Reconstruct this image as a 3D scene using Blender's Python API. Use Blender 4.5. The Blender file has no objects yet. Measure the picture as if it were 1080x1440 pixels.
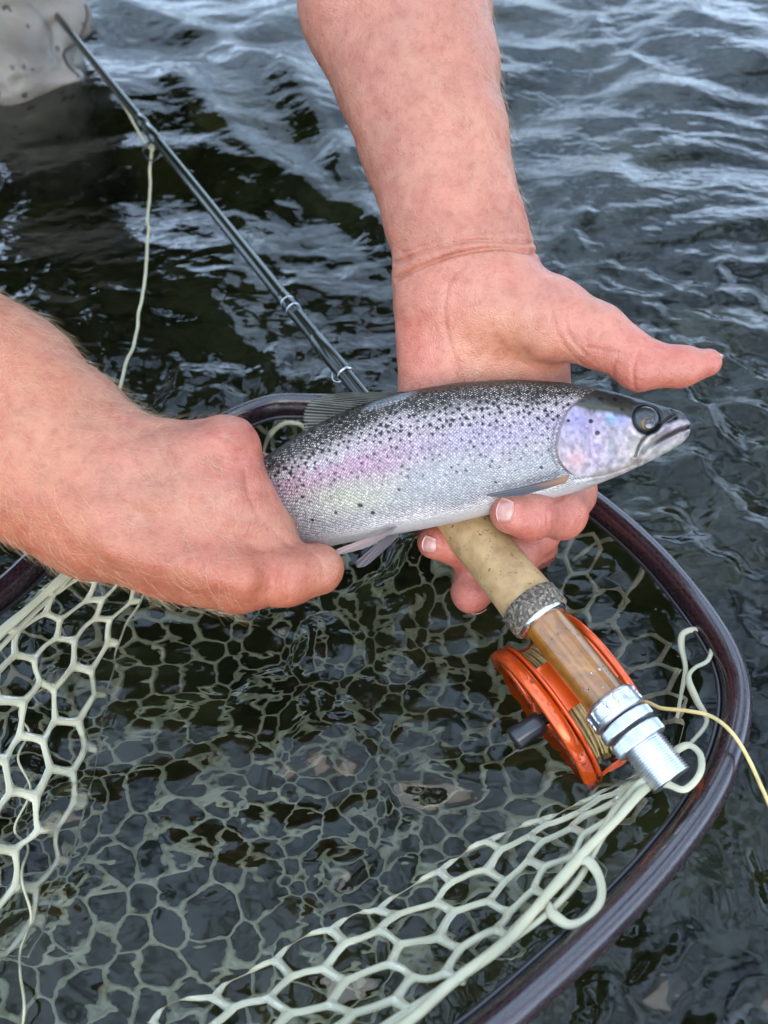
import bpy, bmesh, math, random
import numpy as np
from mathutils import Vector, Matrix

# ------------------------------------------------------------------ camera, sky, sun, exposure
scene = bpy.context.scene
col = scene.collection
FPX, CXP, CYP = 1100.0, 540.0, 720.0          # focal length and centre in photograph pixels (1080 x 1440)
CAM_H, PITCH = 0.36, math.radians(52)         # camera height over the water, angle below the horizon
CAM = np.array([0.0, 0.0, CAM_H])
FWD = np.array([0.0, math.cos(PITCH), -math.sin(PITCH)])
UP = np.array([0.0, math.sin(PITCH), math.cos(PITCH)])
RIGHT = np.array([1.0, 0.0, 0.0])

cam_data = bpy.data.cameras.new('camera')
cam = bpy.data.objects.new('camera', cam_data)
col.objects.link(cam)
cam.location = CAM
cam.rotation_euler = (math.radians(90) - PITCH, 0, 0)
cam_data.sensor_fit = 'VERTICAL'
cam_data.sensor_height = 24.0
cam_data.lens = FPX / 1440.0 * 24.0
cam_data.clip_start, cam_data.clip_end = 0.01, 3000.0
cam_data.dof.use_dof = True
cam_data.dof.focus_distance = 0.372
cam_data.dof.aperture_fstop = 5.6
scene.camera = cam

SUN_ELEV, SUN_AZ = math.radians(32), math.radians(168)   # azimuth from +Y (ahead) towards +X (right)
world = bpy.data.worlds.new('World')
scene.world = world
world.use_nodes = True
wn, wl = world.node_tree.nodes, world.node_tree.links
wn.clear()
sky = wn.new('ShaderNodeTexSky'); sky.sky_type = 'NISHITA'; sky.sun_disc = False
sky.sun_elevation = SUN_ELEV; sky.sun_rotation = SUN_AZ
sky.air_density = 1.0; sky.dust_density = 3.0; sky.ozone_density = 1.0
bg = wn.new('ShaderNodeBackground'); bg.inputs['Strength'].default_value = 0.15
wo = wn.new('ShaderNodeOutputWorld')
wtc = wn.new('ShaderNodeTexCoord')                       # broken white cloud over the whole sky
wno = wn.new('ShaderNodeTexNoise'); wno.inputs['Scale'].default_value = 3.2; wno.inputs['Detail'].default_value = 6; wno.inputs['Roughness'].default_value = 0.55
wl.new(wtc.outputs['Generated'], wno.inputs['Vector'])
wr = wn.new('ShaderNodeValToRGB'); wr.color_ramp.elements[0].position = 0.36; wr.color_ramp.elements[1].position = 0.58
wl.new(wno.outputs[0], wr.inputs[0])
wm = wn.new('ShaderNodeMix'); wm.data_type = 'RGBA'; wm.inputs['B'].default_value = (8.6, 11.4, 15.4, 1)
wl.new(wr.outputs[0], wm.inputs['Factor']); wl.new(sky.outputs[0], wm.inputs['A'])
wl.new(wm.outputs['Result'], bg.inputs[0]); wl.new(bg.outputs[0], wo.inputs[0])

sun_data = bpy.data.lights.new('sun', 'SUN')
sun_data.energy = 0.8; sun_data.angle = math.radians(45); sun_data.color = (1.0, 0.92, 0.82)
sun = bpy.data.objects.new('sun', sun_data); col.objects.link(sun)
sdir = Vector((math.sin(SUN_AZ) * math.cos(SUN_ELEV), math.cos(SUN_AZ) * math.cos(SUN_ELEV), math.sin(SUN_ELEV)))
sun.rotation_euler = sdir.to_track_quat('Z', 'Y').to_euler()

scene.view_settings.view_transform = 'Standard'
scene.view_settings.look = 'None'
scene.view_settings.gamma = 1.0
scene.view_settings.exposure = 0.92
scene.render.engine = 'CYCLES'
scene.cycles.use_denoising = True
scene.cycles.max_bounces = 12
scene.cycles.transmission_bounces = 10
scene.cycles.glossy_bounces = 5
scene.cycles.diffuse_bounces = 3
scene.cycles.caustics_refractive = True
scene.cycles.caustics_reflective = True
scene.cycles.sample_clamp_indirect = 6.0
scene.cycles.blur_glossy = 0.3

# ------------------------------------------------------------------ helpers
random.seed(4); RNG = np.random.default_rng(4)

def P(px, py, d):
    """point seen at a photograph pixel, d metres in front of the lens plane"""
    return CAM + d * FWD + (px - CXP) / FPX * d * RIGHT + (CYP - py) / FPX * d * UP

def W(px, py, z=0.0):
    """point seen at a photograph pixel lying at height z"""
    v = FWD + (px - CXP) / FPX * RIGHT + (CYP - py) / FPX * UP
    return CAM + v * ((z - CAM_H) / v[2])

def proj(V):
    q = V - CAM
    d = q @ FWD
    return CXP + FPX * (q @ RIGHT) / d, CYP - FPX * (q @ UP) / d, d

def link(o, parent=None):
    col.objects.link(o)
    if parent is not None:
        o.parent = parent
    return o

def mesh_obj(name, V, F, mat, parent=None, smooth=True):
    me = bpy.data.meshes.new(name)
    V = np.asarray(V, dtype=np.float64)
    if isinstance(F, tuple):                                   # quads and triangles as arrays
        me.vertices.add(len(V)); me.vertices.foreach_set('co', V.astype(np.float32).ravel())
        q, t = F
        flat = np.concatenate([q.ravel(), t.ravel()]).astype(np.int32)
        me.loops.add(len(flat)); me.loops.foreach_set('vertex_index', flat)
        me.polygons.add(len(q) + len(t))
        me.polygons.foreach_set('loop_start', np.concatenate([np.arange(len(q)) * 4, len(q) * 4 + np.arange(len(t)) * 3]).astype(np.int32))
        me.update(calc_edges=True); me.validate()
    elif isinstance(F, np.ndarray):
        n, k = F.shape
        me.vertices.add(len(V)); me.vertices.foreach_set('co', V.astype(np.float32).ravel())
        me.loops.add(n * k); me.loops.foreach_set('vertex_index', F.astype(np.int32).ravel())
        me.polygons.add(n)
        me.polygons.foreach_set('loop_start', np.arange(0, n * k, k, dtype=np.int32))
        me.update(calc_edges=True); me.validate()
    else:
        me.from_pydata([tuple(v) for v in V], [], F)
    if smooth:
        me.polygons.foreach_set('use_smooth', np.ones(len(me.polygons), dtype=bool))
    me.materials.append(mat)
    return link(bpy.data.objects.new(name, me), parent)

def empty(name, loc=(0, 0, 0)):
    o = bpy.data.objects.new(name, None); o.empty_display_size = 0.02
    col.objects.link(o); o.location = loc
    return o

def adopt(root):
    """children were built in world coordinates: keep them there"""
    bpy.context.view_layer.update()
    inv = root.matrix_world.inverted()
    for c in root.children:
        c.matrix_parent_inverse = inv

def tag(o, label=None, cat=None, group=None, kind=None):
    if label: o['label'] = label
    if cat: o['category'] = cat
    if group: o['group'] = group
    if kind: o['kind'] = kind
    return o

def set_color(o, C, name='tint'):
    a = o.data.attributes.new(name, 'FLOAT_COLOR', 'POINT')
    C = np.concatenate([C, np.ones((len(C), 1))], 1).astype(np.float32)
    a.data.foreach_set('color', C.ravel())

def set_float(o, A, name):
    a = o.data.attributes.new(name, 'FLOAT', 'POINT')
    a.data.foreach_set('value', np.asarray(A, dtype=np.float32))

def set_vec(o, A, name):
    a = o.data.attributes.new(name, 'FLOAT_VECTOR', 'POINT')
    a.data.foreach_set('vector', np.asarray(A, dtype=np.float32).ravel())

def sstep(a, b, x):
    t = np.clip((x - a) / (b - a), 0, 1)
    return t * t * (3 - 2 * t)

def lerp(a, b, t):
    t = np.asarray(t)[..., None] if np.ndim(t) else t
    return np.asarray(a) * (1 - t) + np.asarray(b) * t

def hash3(i, j, k, seed=0):
    h = (i.astype(np.int64) * 374761393 + j.astype(np.int64) * 668265263 + k.astype(np.int64) * 2147483647 + seed * 974711) & 0xffffffff
    h = ((h ^ (h >> 13)) * 1274126177) & 0xffffffff
    return ((h ^ (h >> 16)) & 0xffff) / 65535.0

def noise(Q, scale, seed=0):
    q = np.asarray(Q, dtype=np.float64) * scale
    if q.shape[1] == 2:
        q = np.concatenate([q, np.zeros((len(q), 1))], 1)
    i = np.floor(q).astype(np.int64); f = q - i; f = f * f * f * (f * (f * 6 - 15) + 10)
    r = 0
    for a in (0, 1):
        for b in (0, 1):
            for c in (0, 1):
                w = (f[:, 0] if a else 1 - f[:, 0]) * (f[:, 1] if b else 1 - f[:, 1]) * (f[:, 2] if c else 1 - f[:, 2])
                r = r + w * hash3(i[:, 0] + a, i[:, 1] + b, i[:, 2] + c, seed)
    return r * 2 - 1

def fbm(Q, scale, octs=3, seed=0):
    return sum(noise(Q, scale * 2.03 ** o, seed + o) * 0.5 ** o for o in range(octs))

def catmull(pts, n=12, closed=False):
    pts = np.asarray(pts, dtype=float)
    out = []
    m = len(pts)
    rng = range(m if closed else m - 1)
    for i in rng:
        if closed:
            p0, p1, p2, p3 = (pts[(i + k) % m] for k in (-1, 0, 1, 2))
        else:
            p0, p1, p2, p3 = pts[max(i - 1, 0)], pts[i], pts[i + 1], pts[min(i + 2, m - 1)]
        for t in np.arange(n) / n:
            out.append(0.5 * (2 * p1 + (p2 - p0) * t + (2 * p0 - 5 * p1 + 4 * p2 - p3) * t * t + (3 * p1 - p0 - 3 * p2 + p3) * t ** 3))
    if not closed:
        out.append(pts[-1])
    return np.array(out)

def unit(v):
    v = np.asarray(v, dtype=float)
    return v / (np.linalg.norm(v, axis=-1, keepdims=True) + 1e-12)

def sweep(path, radii, sides=10, closed=False, ref=None, flat=1.0, cap=True):
    """tube along a path; radii scalar or per point; flat squashes the second axis"""
    path = np.asarray(path, dtype=float); n = len(path)
    radii = np.broadcast_to(np.asarray(radii, dtype=float), (n,))
    if closed:
        T = unit(np.roll(path, -1, 0) - np.roll(path, 1, 0))
    else:
        T = unit(np.gradient(path, axis=0))
    ref = np.array([0, 0, 1.0]) if ref is None else np.asarray(ref, dtype=float)
    N = np.zeros_like(T)
    prev = ref
    for i in range(n):
        v = (ref if i == 0 or closed else prev) - T[i] * np.dot(ref if i == 0 or closed else prev, T[i])
        if np.linalg.norm(v) < 1e-6:
            v = np.cross(T[i], [1, 0, 0])
        N[i] = unit(v); prev = N[i]
    B = np.cross(T, N)
    a = np.arange(sides) * 2 * math.pi / sides
    V = path[:, None] + radii[:, None, None] * (np.cos(a)[None, :, None] * N[:, None] * flat + np.sin(a)[None, :, None] * B[:, None])
    V = V.reshape(-1, 3)
    F = []
    m = n if closed else n - 1
    for i in range(m):
        i2 = (i + 1) % n
        for j in range(sides):
            j2 = (j + 1) % sides
            F.append((i * sides + j, i * sides + j2, i2 * sides + j2, i2 * sides + j))
    if not closed and cap:
        F.append(tuple(range(sides))[::-1]); F.append(tuple((n - 1) * sides + j for j in range(sides)))
    return V, F

def join(parts):
    V, F, o = [], [], 0
    for v, f in parts:
        V.append(np.asarray(v)); F += [tuple(int(i) + o for i in q) for q in f]; o += len(v)
    return np.concatenate(V), F

def lathe(axis_o, axis_d, prof, sides=48, ref=None):
    """prof: list of (distance along axis, radius)"""
    axis_d = unit(axis_d)
    ref = np.array([0.3, 0.2, 1.0]) if ref is None else ref
    n1 = unit(ref - axis_d * np.dot(ref, axis_d)); n2 = np.cross(axis_d, n1)
    a = np.arange(sides) * 2 * math.pi / sides
    ring = np.cos(a)[:, None] * n1 + np.sin(a)[:, None] * n2
    V = np.concatenate([axis_o + axis_d * s + ring * max(r, 1e-5) for s, r in prof])
    F = []
    for i in range(len(prof) - 1):
        for j in range(sides):
            j2 = (j + 1) % sides
            F.append((i * sides + j, i * sides + j2, (i + 1) * sides + j2, (i + 1) * sides + j))
    return V, F

# ---- signed distance bodies turned into one continuous surface
class Field:
    def __init__(self, lo, hi, h):
        self.h = h; self.lo = np.array(lo, dtype=float)
        self.n = np.ceil((np.array(hi) - self.lo) / h).astype(int) + 1
        self.d = np.full(self.n, 0.05, dtype=np.float32)
    def blob(self, a, b, ra, rb, k=0.008, axis=None, squash=1.0, mode='add'):
        """tapered capsule; squash < 1 flattens it along axis"""
        a, b = np.array(a, float), np.array(b, float)
        m = max(ra, rb) + k * 1.5 + 3 * self.h
        i0 = np.maximum(((np.minimum(a, b) - m - self.lo) / self.h).astype(int), 0)
        i1 = np.minimum(((np.maximum(a, b) + m - self.lo) / self.h).astype(int) + 2, self.n)
        if np.any(i1 <= i0):
            return
        gx, gy, gz = (self.lo[c] + self.h * np.arange(i0[c], i1[c]) for c in range(3))
        p = np.stack(np.meshgrid(gx, gy, gz, indexing='ij'), -1).astype(np.float32)
        ab = (b - a).astype(np.float32); L2 = float(ab @ ab) + 1e-12
        q = p - a.astype(np.float32)
        t = np.clip((q @ ab) / L2, 0, 1)
        q = q - t[..., None] * ab
        if axis is not None and squash != 1.0:
            ax = np.asarray(axis, dtype=np.float32)
            q = q + (q @ ax)[..., None] * ax * (1.0 / squash - 1.0)
        d = np.sqrt((q * q).sum(-1)) - (ra + t * (rb - ra)).astype(np.float32)
        s = tuple(slice(i0[c], i1[c]) for c in range(3))
        o = self.d[s]
        if mode == 'add':
            hh = np.clip(0.5 + 0.5 * (o - d) / k, 0, 1)
            self.d[s] = o * (1 - hh) + d * hh - k * hh * (1 - hh)
        else:
            hh = np.clip(0.5 - 0.5 * (o + d) / k, 0, 1)
            self.d[s] = o * (1 - hh) - d * hh + k * hh * (1 - hh)
    def chain(self, pts, k=0.008, axis=None, squash=1.0):
        for (a, ra), (b, rb) in zip(pts[:-1], pts[1:]):
            self.blob(a, b, ra, rb, k, axis, squash)
    def surface(self, relax=2):
        D = self.d; s = D < 0; n = D.shape
        c = np.zeros(np.array(n) - 1, dtype=np.int8)
        corners = [(i, j, k) for i in (0, 1) for j in (0, 1) for k in (0, 1)]
        sl = lambda o: tuple(slice(o[a], n[a] - 1 + o[a]) for a in range(3))
        for o in corners:
            c += s[sl(o)]
        act = (c > 0) & (c < 8)
        idx = np.full(c.shape, -1, dtype=np.int64)
        cells = np.argwhere(act); idx[act] = np.arange(len(cells))
        vals = {o: D[cells[:, 0] + o[0], cells[:, 1] + o[1], cells[:, 2] + o[2]] for o in corners}
        acc = np.zeros((len(cells), 3)); cnt = np.zeros(len(cells))
        for o in corners:
            for a in range(3):
                if o[a] == 0:
                    o2 = list(o); o2[a] = 1; o2 = tuple(o2)
                    v0, v1 = vals[o], vals[o2]
                    x = (v0 < 0) != (v1 < 0)
                    t = np.where(x, v0 / (v0 - v1 + 1e-20), 0)
                    pt = np.tile(np.array(o, float), (len(cells), 1)); pt[:, a] = t
                    acc += pt * x[:, None]; cnt += x
        V = self.lo + self.h * (cells + acc / cnt[:, None])
        F = []
        for a in range(3):
            b, e = (a + 1) % 3, (a + 2) % 3
            o1 = [slice(None)] * 3; o2 = [slice(None)] * 3
            o1[a] = slice(0, n[a] - 1); o2[a] = slice(1, n[a])
            ed = s[tuple(o1)] != s[tuple(o2)]
            I = np.argwhere(ed)
            I = I[(I[:, b] > 0) & (I[:, e] > 0) & (I[:, b] < n[b] - 1) & (I[:, e] < n[e] - 1)]
            flip = ~s[tuple(I.T)]
            def cid(db, de):
                J = I.copy(); J[:, b] += db; J[:, e] += de
                return idx[tuple(J.T)]
            q = np.stack([cid(-1, -1), cid(0, -1), cid(0, 0), cid(-1, 0)], 1)
            q[flip] = q[flip][:, ::-1]
            F.append(q)
        F = np.concatenate(F)
        F = F[(F >= 0).all(1)]
        for _ in range(relax):
            V = V + 0.6 * (laplace(V, F) - V)
        return V, F

def laplace(V, F):
    acc = np.zeros_like(V); cnt = np.zeros(len(V))
    for a, b in ((0, 1), (1, 2), (2, 3), (3, 0)):
        for x, y in ((F[:, a], F[:, b]), (F[:, b], F[:, a])):
            for c in range(3):
                acc[:, c] += np.bincount(x, V[y, c], len(V))
            cnt += np.bincount(x, minlength=len(V))
    return acc / np.maximum(cnt, 1)[:, None]

def normals(V, F):
    n = np.cross(V[F[:, 2]] - V[F[:, 0]], V[F[:, 3]] - V[F[:, 1]])
    N = np.zeros_like(V)
    for k in range(4):
        for c in range(3):
            N[:, c] += np.bincount(F[:, k], n[:, c], len(V))
    return unit(N)

def seg_dist(X, Y, poly):
    """distance in pixels of points to a polyline"""
    best = np.full(len(X), 1e9)
    for (x0, y0), (x1, y1) in zip(poly[:-1], poly[1:]):
        dx, dy = x1 - x0, y1 - y0
        t = np.clip(((X - x0) * dx + (Y - y0) * dy) / (dx * dx + dy * dy + 1e-9), 0, 1)
        best = np.minimum(best, np.hypot(X - x0 - t * dx, Y - y0 - t * dy))
    return best

# ------------------------------------------------------------------ materials
def new_mat(name):
    m = bpy.data.materials.new(name); m.use_nodes = True
    return m, m.node_tree.nodes, m.node_tree.links, m.node_tree.nodes['Principled BSDF']

def attr(n, name):
    a = n.new('ShaderNodeAttribute'); a.attribute_name = name
    return a

def tex_noise(n, l, coord, scale, detail=3, rough=0.5, dist=0.0):
    t = n.new('ShaderNodeTexNoise'); t.inputs['Scale'].default_value = scale
    t.inputs['Detail'].default_value = detail; t.inputs['Roughness'].default_value = rough
    t.inputs['Distortion'].default_value = dist
    l.new(coord, t.inputs['Vector'])
    return t

def ramp(n, l, src, stops):
    r = n.new('ShaderNodeValToRGB')
    e = r.color_ramp.elements
    while len(e) < len(stops):
        e.new(0.5)
    for q, (p, c) in zip(e, stops):
        q.position = p; q.color = (*c, 1) if len(c) == 3 else c
    l.new(src, r.inputs[0])
    return r

def mapping(n, l, src, scale=(1, 1, 1), rot=(0, 0, 0)):
    m = n.new('ShaderNodeMapping'); m.inputs['Scale'].default_value = scale; m.inputs['Rotation'].default_value = rot
    l.new(src, m.inputs['Vector'])
    return m.outputs[0]

def bump(n, l, height, strength, dist, prev=None):
    b = n.new('ShaderNodeBump'); b.inputs['Strength'].default_value = strength; b.inputs['Distance'].default_value = dist
    l.new(height, b.inputs['Height'])
    if prev is not None:
        l.new(prev, b.inputs['Normal'])
    return b.outputs[0]

def math_node(n, l, op, a, b=None):
    m = n.new('ShaderNodeMath'); m.operation = op
    for i, v in enumerate((a, b)):
        if v is None: continue
        if isinstance(v, (int, float)): m.inputs[i].default_value = v
        else: l.new(v, m.inputs[i])
    return m.outputs[0]

def mix_col(n, l, fac, a, b, mode='MIX'):
    m = n.new('ShaderNodeMix'); m.data_type = 'RGBA'; m.blend_type = mode
    for sock, v in ((m.inputs['Factor'], fac), (m.inputs['A'], a), (m.inputs['B'], b)):
        if isinstance(v, (int, float)): sock.default_value = v
        elif isinstance(v, tuple): sock.default_value = (*v, 1)
        else: l.new(v, sock)
    return m.outputs['Result']

def simple_mat(name, color, rough=0.5, metal=0.0, coat=0.0, var=0.15, scale=60, bmp=0.0, bscale=400, spec=0.5):
    m, n, l, b = new_mat(name)
    tc = n.new('ShaderNodeTexCoord')
    t = tex_noise(n, l, tc.outputs['Object'], scale, 4)
    r = ramp(n, l, t.outputs[0], [(0.3, tuple(c * (1 - var) for c in color)), (0.7, tuple(min(1, c * (1 + var)) for c in color))])
    l.new(r.outputs[0], b.inputs['Base Color'])
    b.inputs['Roughness'].default_value = rough; b.inputs['Metallic'].default_value = metal
    b.inputs['Coat Weight'].default_value = coat; b.inputs['Coat Roughness'].default_value = 0.08
    b.inputs['Specular IOR Level'].default_value = spec
    if bmp:
        t2 = tex_noise(n, l, tc.outputs['Object'], bscale, 3)
        l.new(bump(n, l, t2.outputs[0], bmp, 0.001), b.inputs['Normal'])
    return m

def water_mat():
    m, n, l, b = new_mat('river_water')
    tc = n.new('ShaderNodeTexCoord'); g = tc.outputs['Object']
    b.inputs['Base Color'].default_value = (1, 1, 1, 1)
    b.inputs['Roughness'].default_value = 0.03
    b.inputs['IOR'].default_value = 1.333
    b.inputs['Transmission Weight'].default_value = 1.0
    m1 = mapping(n, l, g, (0.75, 1.25, 1.0), (0, 0, 0.35))
    t1 = tex_noise(n, l, m1, 40, 1.5, 0.45, 0.6)
    t2 = tex_noise(n, l, mapping(n, l, g, (0.8, 1.3, 1.0), (0, 0, -0.5)), 110, 1, 0.5, 0.4)
    nb = bump(n, l, t1.outputs[0], 0.34, 0.005)
    nb = bump(n, l, t2.outputs[0], 0.5, 0.0016, nb)
    l.new(nb, b.inputs['Normal'])
    va = n.new('ShaderNodeVolumeAbsorption')                # peat-tinted water
    va.inputs['Color'].default_value = (0.34, 0.40, 0.31, 1); va.inputs['Density'].default_value = 6.5
    l.new(va.outputs[0], n['Material Output'].inputs['Volume'])
    return m

def bed_mat():
    m, n, l, b = new_mat('river_bed')
    tc = n.new('ShaderNodeTexCoord')
    t = tex_noise(n, l, tc.outputs['Object'], 9, 5, 0.6)
    r = ramp(n, l, t.outputs[0], [(0.3, (0.02, 0.02, 0.008)), (0.5, (0.08, 0.075, 0.025)), (0.7, (0.20, 0.165, 0.055))])
    l.new(r.outputs[0], b.inputs['Base Color']); b.inputs['Roughness'].default_value = 0.8
    return m

def skin_mat():
    m, n, l, b = new_mat('skin')
    a = attr(n, 'tint'); tc = n.new('ShaderNodeTexCoord'); g = tc.outputs['Object']
    mott = tex_noise(n, l, g, 130, 4, 0.6)
    mr = ramp(n, l, mott.outputs[0], [(0.3, (0.84, 0.70, 0.68)), (0.5, (1, 1, 1)), (0.72, (1.10, 1.20, 1.20))])
    c = mix_col(n, l, 0.85, a.outputs['Color'], mr.outputs[0], 'MULTIPLY')
    fr = tex_noise(n, l, g, 420, 2, 0.5)
    rr = ramp(n, l, fr.outputs[0], [(0.36, (0.86, 0.76, 0.72)), (0.46, (1, 1, 1))])
    c = mix_col(n, l, 0.6, c, rr.outputs[0], 'MULTIPLY')
    l.new(c, b.inputs['Base Color'])
    b.inputs['Subsurface Weight'].default_value = 0.25
    b.inputs['Subsurface Radius'].default_value = (1.0, 0.35, 0.2)
    b.inputs['Subsurface Scale'].default_value = 0.004
    rt = tex_noise(n, l, g, 60, 3)
    rg = ramp(n, l, rt.outputs[0], [(0.3, (0.27,) * 3), (0.7, (0.52,) * 3)])
    l.new(rg.outputs[0], b.inputs['Roughness'])
    b.inputs['Specular IOR Level'].default_value = 0.5
    v = n.new('ShaderNodeTexVoronoi'); v.inputs['Scale'].default_value = 1300; l.new(g, v.inputs['Vector'])
    nb = bump(n, l, v.outputs['Distance'], 0.45, 0.0005)
    t2 = tex_noise(n, l, g, 420, 3, 0.6, 0.8)
    nb = bump(n, l, t2.outputs[0], 0.4, 0.0008, nb)
    l.new(nb, b.inputs['Normal'])
    return m

def fish_mat():
    m, n, l, b = new_mat('trout_skin')
    a = attr(n, 'tint'); sc = attr(n, 'scale_mask'); dk = attr(n, 'back_mask'); uv = attr(n, 'body_mm')
    v = n.new('ShaderNodeTexVoronoi'); v.inputs['Scale'].default_value = 1.0; v.inputs['Randomness'].default_value = 0.42
    l.new(mapping(n, l, uv.outputs['Vector'], (0.82, 0.92, 0.0), (0, 0, 0.785)), v.inputs['Vector'])
    cell = ramp(n, l, v.outputs['Distance'], [(0.18, (1,) * 3), (0.62, (0,) * 3)])
    # silver flanks: thin dark scale edges; dark back: a bright glint in the middle of each scale
    cv = n.new('ShaderNodeTexWhiteNoise'); cv.noise_dimensions = '3D'; l.new(v.outputs['Position'], cv.inputs['Vector'])
    flank = ramp(n, l, cell.outputs[0], [(0.0, (0.62, 0.62, 0.66)), (0.5, (1.0,) * 3), (1.0, (1.15,) * 3)])
    dots = ramp(n, l, v.outputs['Distance'], [(0.16, (1,) * 3), (0.40, (0,) * 3)])
    base = mix_col(n, l, sc.outputs['Fac'], a.outputs['Color'], mix_col(n, l, 1.0, a.outputs['Color'], flank.outputs[0], 'MULTIPLY'))
    sv = ramp(n, l, cv.outputs['Value'], [(0.0, (0.76,) * 3), (0.8, (1.06,) * 3), (1.0, (1.3,) * 3)])
    base = mix_col(n, l, sc.outputs['Fac'], base, mix_col(n, l, 1.0, base, sv.outputs[0], 'MULTIPLY'))
    dm = math_node(n, l, 'MULTIPLY', dots.outputs[0], dk.outputs['Fac'])
    dm = math_node(n, l, 'MULTIPLY', dm, math_node(n, l, 'MULTIPLY_ADD', cv.outputs['Value'], 0.9))
    base = mix_col(n, l, dm, base, (0.80, 0.70, 0.62))
    base = mix_col(n, l, 1.0, base, (0.63, 0.59, 0.56), 'MULTIPLY')
    l.new(base, b.inputs['Base Color'])
    b.inputs['Metallic'].default_value = 0.30
    b.inputs['Roughness'].default_value = 0.34
    b.inputs['Specular IOR Level'].default_value = 0.35
    b.inputs['Coat Weight'].default_value = 0.15; b.inputs['Coat Roughness'].default_value = 0.14
    h = math_node(n, l, 'MULTIPLY', cell.outputs[0], sc.outputs['Fac'])
    tc = n.new('ShaderNodeTexCoord')
    t = tex_noise(n, l, tc.outputs['Object'], 350, 3)
    nb = bump(n, l, h, 0.55, 0.0006)
    nb = bump(n, l, t.outputs[0], 0.12, 0.0006, nb)
    l.new(nb, b.inputs['Normal'])
    return m

def cork_mat():
    m, n, l, b = new_mat('cork')
    tc = n.new('ShaderNodeTexCoord'); g = tc.outputs['Object']
    t = tex_noise(n, l, g, 110, 5, 0.6)
    r = ramp(n, l, t.outputs[0], [(0.3, (0.23, 0.135, 0.055)), (0.55, (0.35, 0.22, 0.095)), (0.8, (0.43, 0.285, 0.135))])
    v = tex_noise(n, l, mapping(n, l, g, (1, 1, 1)), 420, 3, 0.6, 1.0)
    pit = ramp(n, l, v.outputs[0], [(0.30, (0.30, 0.22, 0.16)), (0.38, (1, 1, 1))])
    c = mix_col(n, l, 1.0, r.outputs[0], pit.outputs[0], 'MULTIPLY')
    l.new(c, b.inputs['Base Color']); b.inputs['Roughness'].default_value = 0.65
    l.new(bump(n, l, pit.outputs[0], 0.5, 0.0008), b.inputs['Normal'])
    return m

def burl_mat():
    m, n, l, b = new_mat('dark_cork_composite')
    tc = n.new('ShaderNodeTexCoord')
    v = n.new('ShaderNodeTexVoronoi'); v.inputs['Scale'].default_value = 900; l.new(tc.outputs['Object'], v.inputs['Vector'])
    r = ramp(n, l, v.outputs['Color'], [(0.2, (0.03, 0.024, 0.018)), (0.55, (0.10, 0.075, 0.05)), (0.9, (0.24, 0.19, 0.13))])
    l.new(r.outputs[0], b.inputs['Base Color']); b.inputs['Roughness'].default_value = 0.6
    l.new(bump(n, l, v.outputs['Distance'], 0.4, 0.0006), b.inputs['Normal'])
    return m

def amber_mat():
    m, n, l, b = new_mat('amber_lacquered_wood')
    tc = n.new('ShaderNodeTexCoord')
    t = tex_noise(n, l, mapping(n, l, tc.outputs['Object'], (1, 1, 1)), 70, 4, 0.6, 1.5)
    r = ramp(n, l, t.outputs[0], [(0.3, (0.15, 0.050, 0.003)), (0.5, (0.22, 0.080, 0.004)), (0.72, (0.30, 0.125, 0.008))])
    l.new(r.outputs[0], b.inputs['Base Color']); b.inputs['Roughness'].default_value = 0.28
    b.inputs['Coat Weight'].default_value = 1.0; b.inputs['Coat Roughness'].default_value = 0.06
    return m

def rim_mat():
    m, n, l, b = new_mat('net_rim_carbon')
    at = attr(n, 'rim_uv')
    w = n.new('ShaderNodeTexChecker'); w.inputs['Scale'].default_value = 1.0
    l.new(at.outputs['Vector'], w.inputs['Vector'])
    w.inputs['Color1'].default_value = (0.006, 0.004, 0.005, 1); w.inputs['Color2'].default_value = (0.026, 0.009, 0.011, 1)
    tc = n.new('ShaderNodeTexCoord')
    t = tex_noise(n, l, tc.outputs['Object'], 40, 4)
    c = mix_col(n, l, t.outputs[0], w.outputs[0], (0.016, 0.008, 0.011))
    l.new(c, b.inputs['Base Color'])
    t2 = tex_noise(n, l, tc.outputs['Object'], 160, 4, 0.6)
    rg = ramp(n, l, t2.outputs[0], [(0.3, (0.16,) * 3), (0.7, (0.38,) * 3)])
    l.new(rg.outputs[0], b.inputs['Roughness'])
    b.inputs['Coat Weight'].default_value = 0.7; b.inputs['Coat Roughness'].default_value = 0.1
    l.new(bump(n, l, t2.outputs[0], 0.12, 0.001), b.inputs['Normal'])
    return m

def rubber_mat():
    m, n, l, b = new_mat('clear_net_rubber')
    tc = n.new('ShaderNodeTexCoord')
    t = tex_noise(n, l, tc.outputs['Object'], 55, 4)
    r = ramp(n, l, t.outputs[0], [(0.3, (0.40, 0.38, 0.25)), (0.7, (0.58, 0.55, 0.38))])
    l.new(r.outputs[0], b.inputs['Base Color']); b.inputs['Roughness'].default_value = 0.3
    b.inputs['Subsurface Weight'].default_value = 0.35
    b.inputs['Subsurface Radius'].default_value = (1, 0.9, 0.7); b.inputs['Subsurface Scale'].default_value = 0.003
    b.inputs['Coat Weight'].default_value = 0.25; b.inputs['Transmission Weight'].default_value = 0.35; b.inputs['IOR'].default_value = 1.41
    return m

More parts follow.
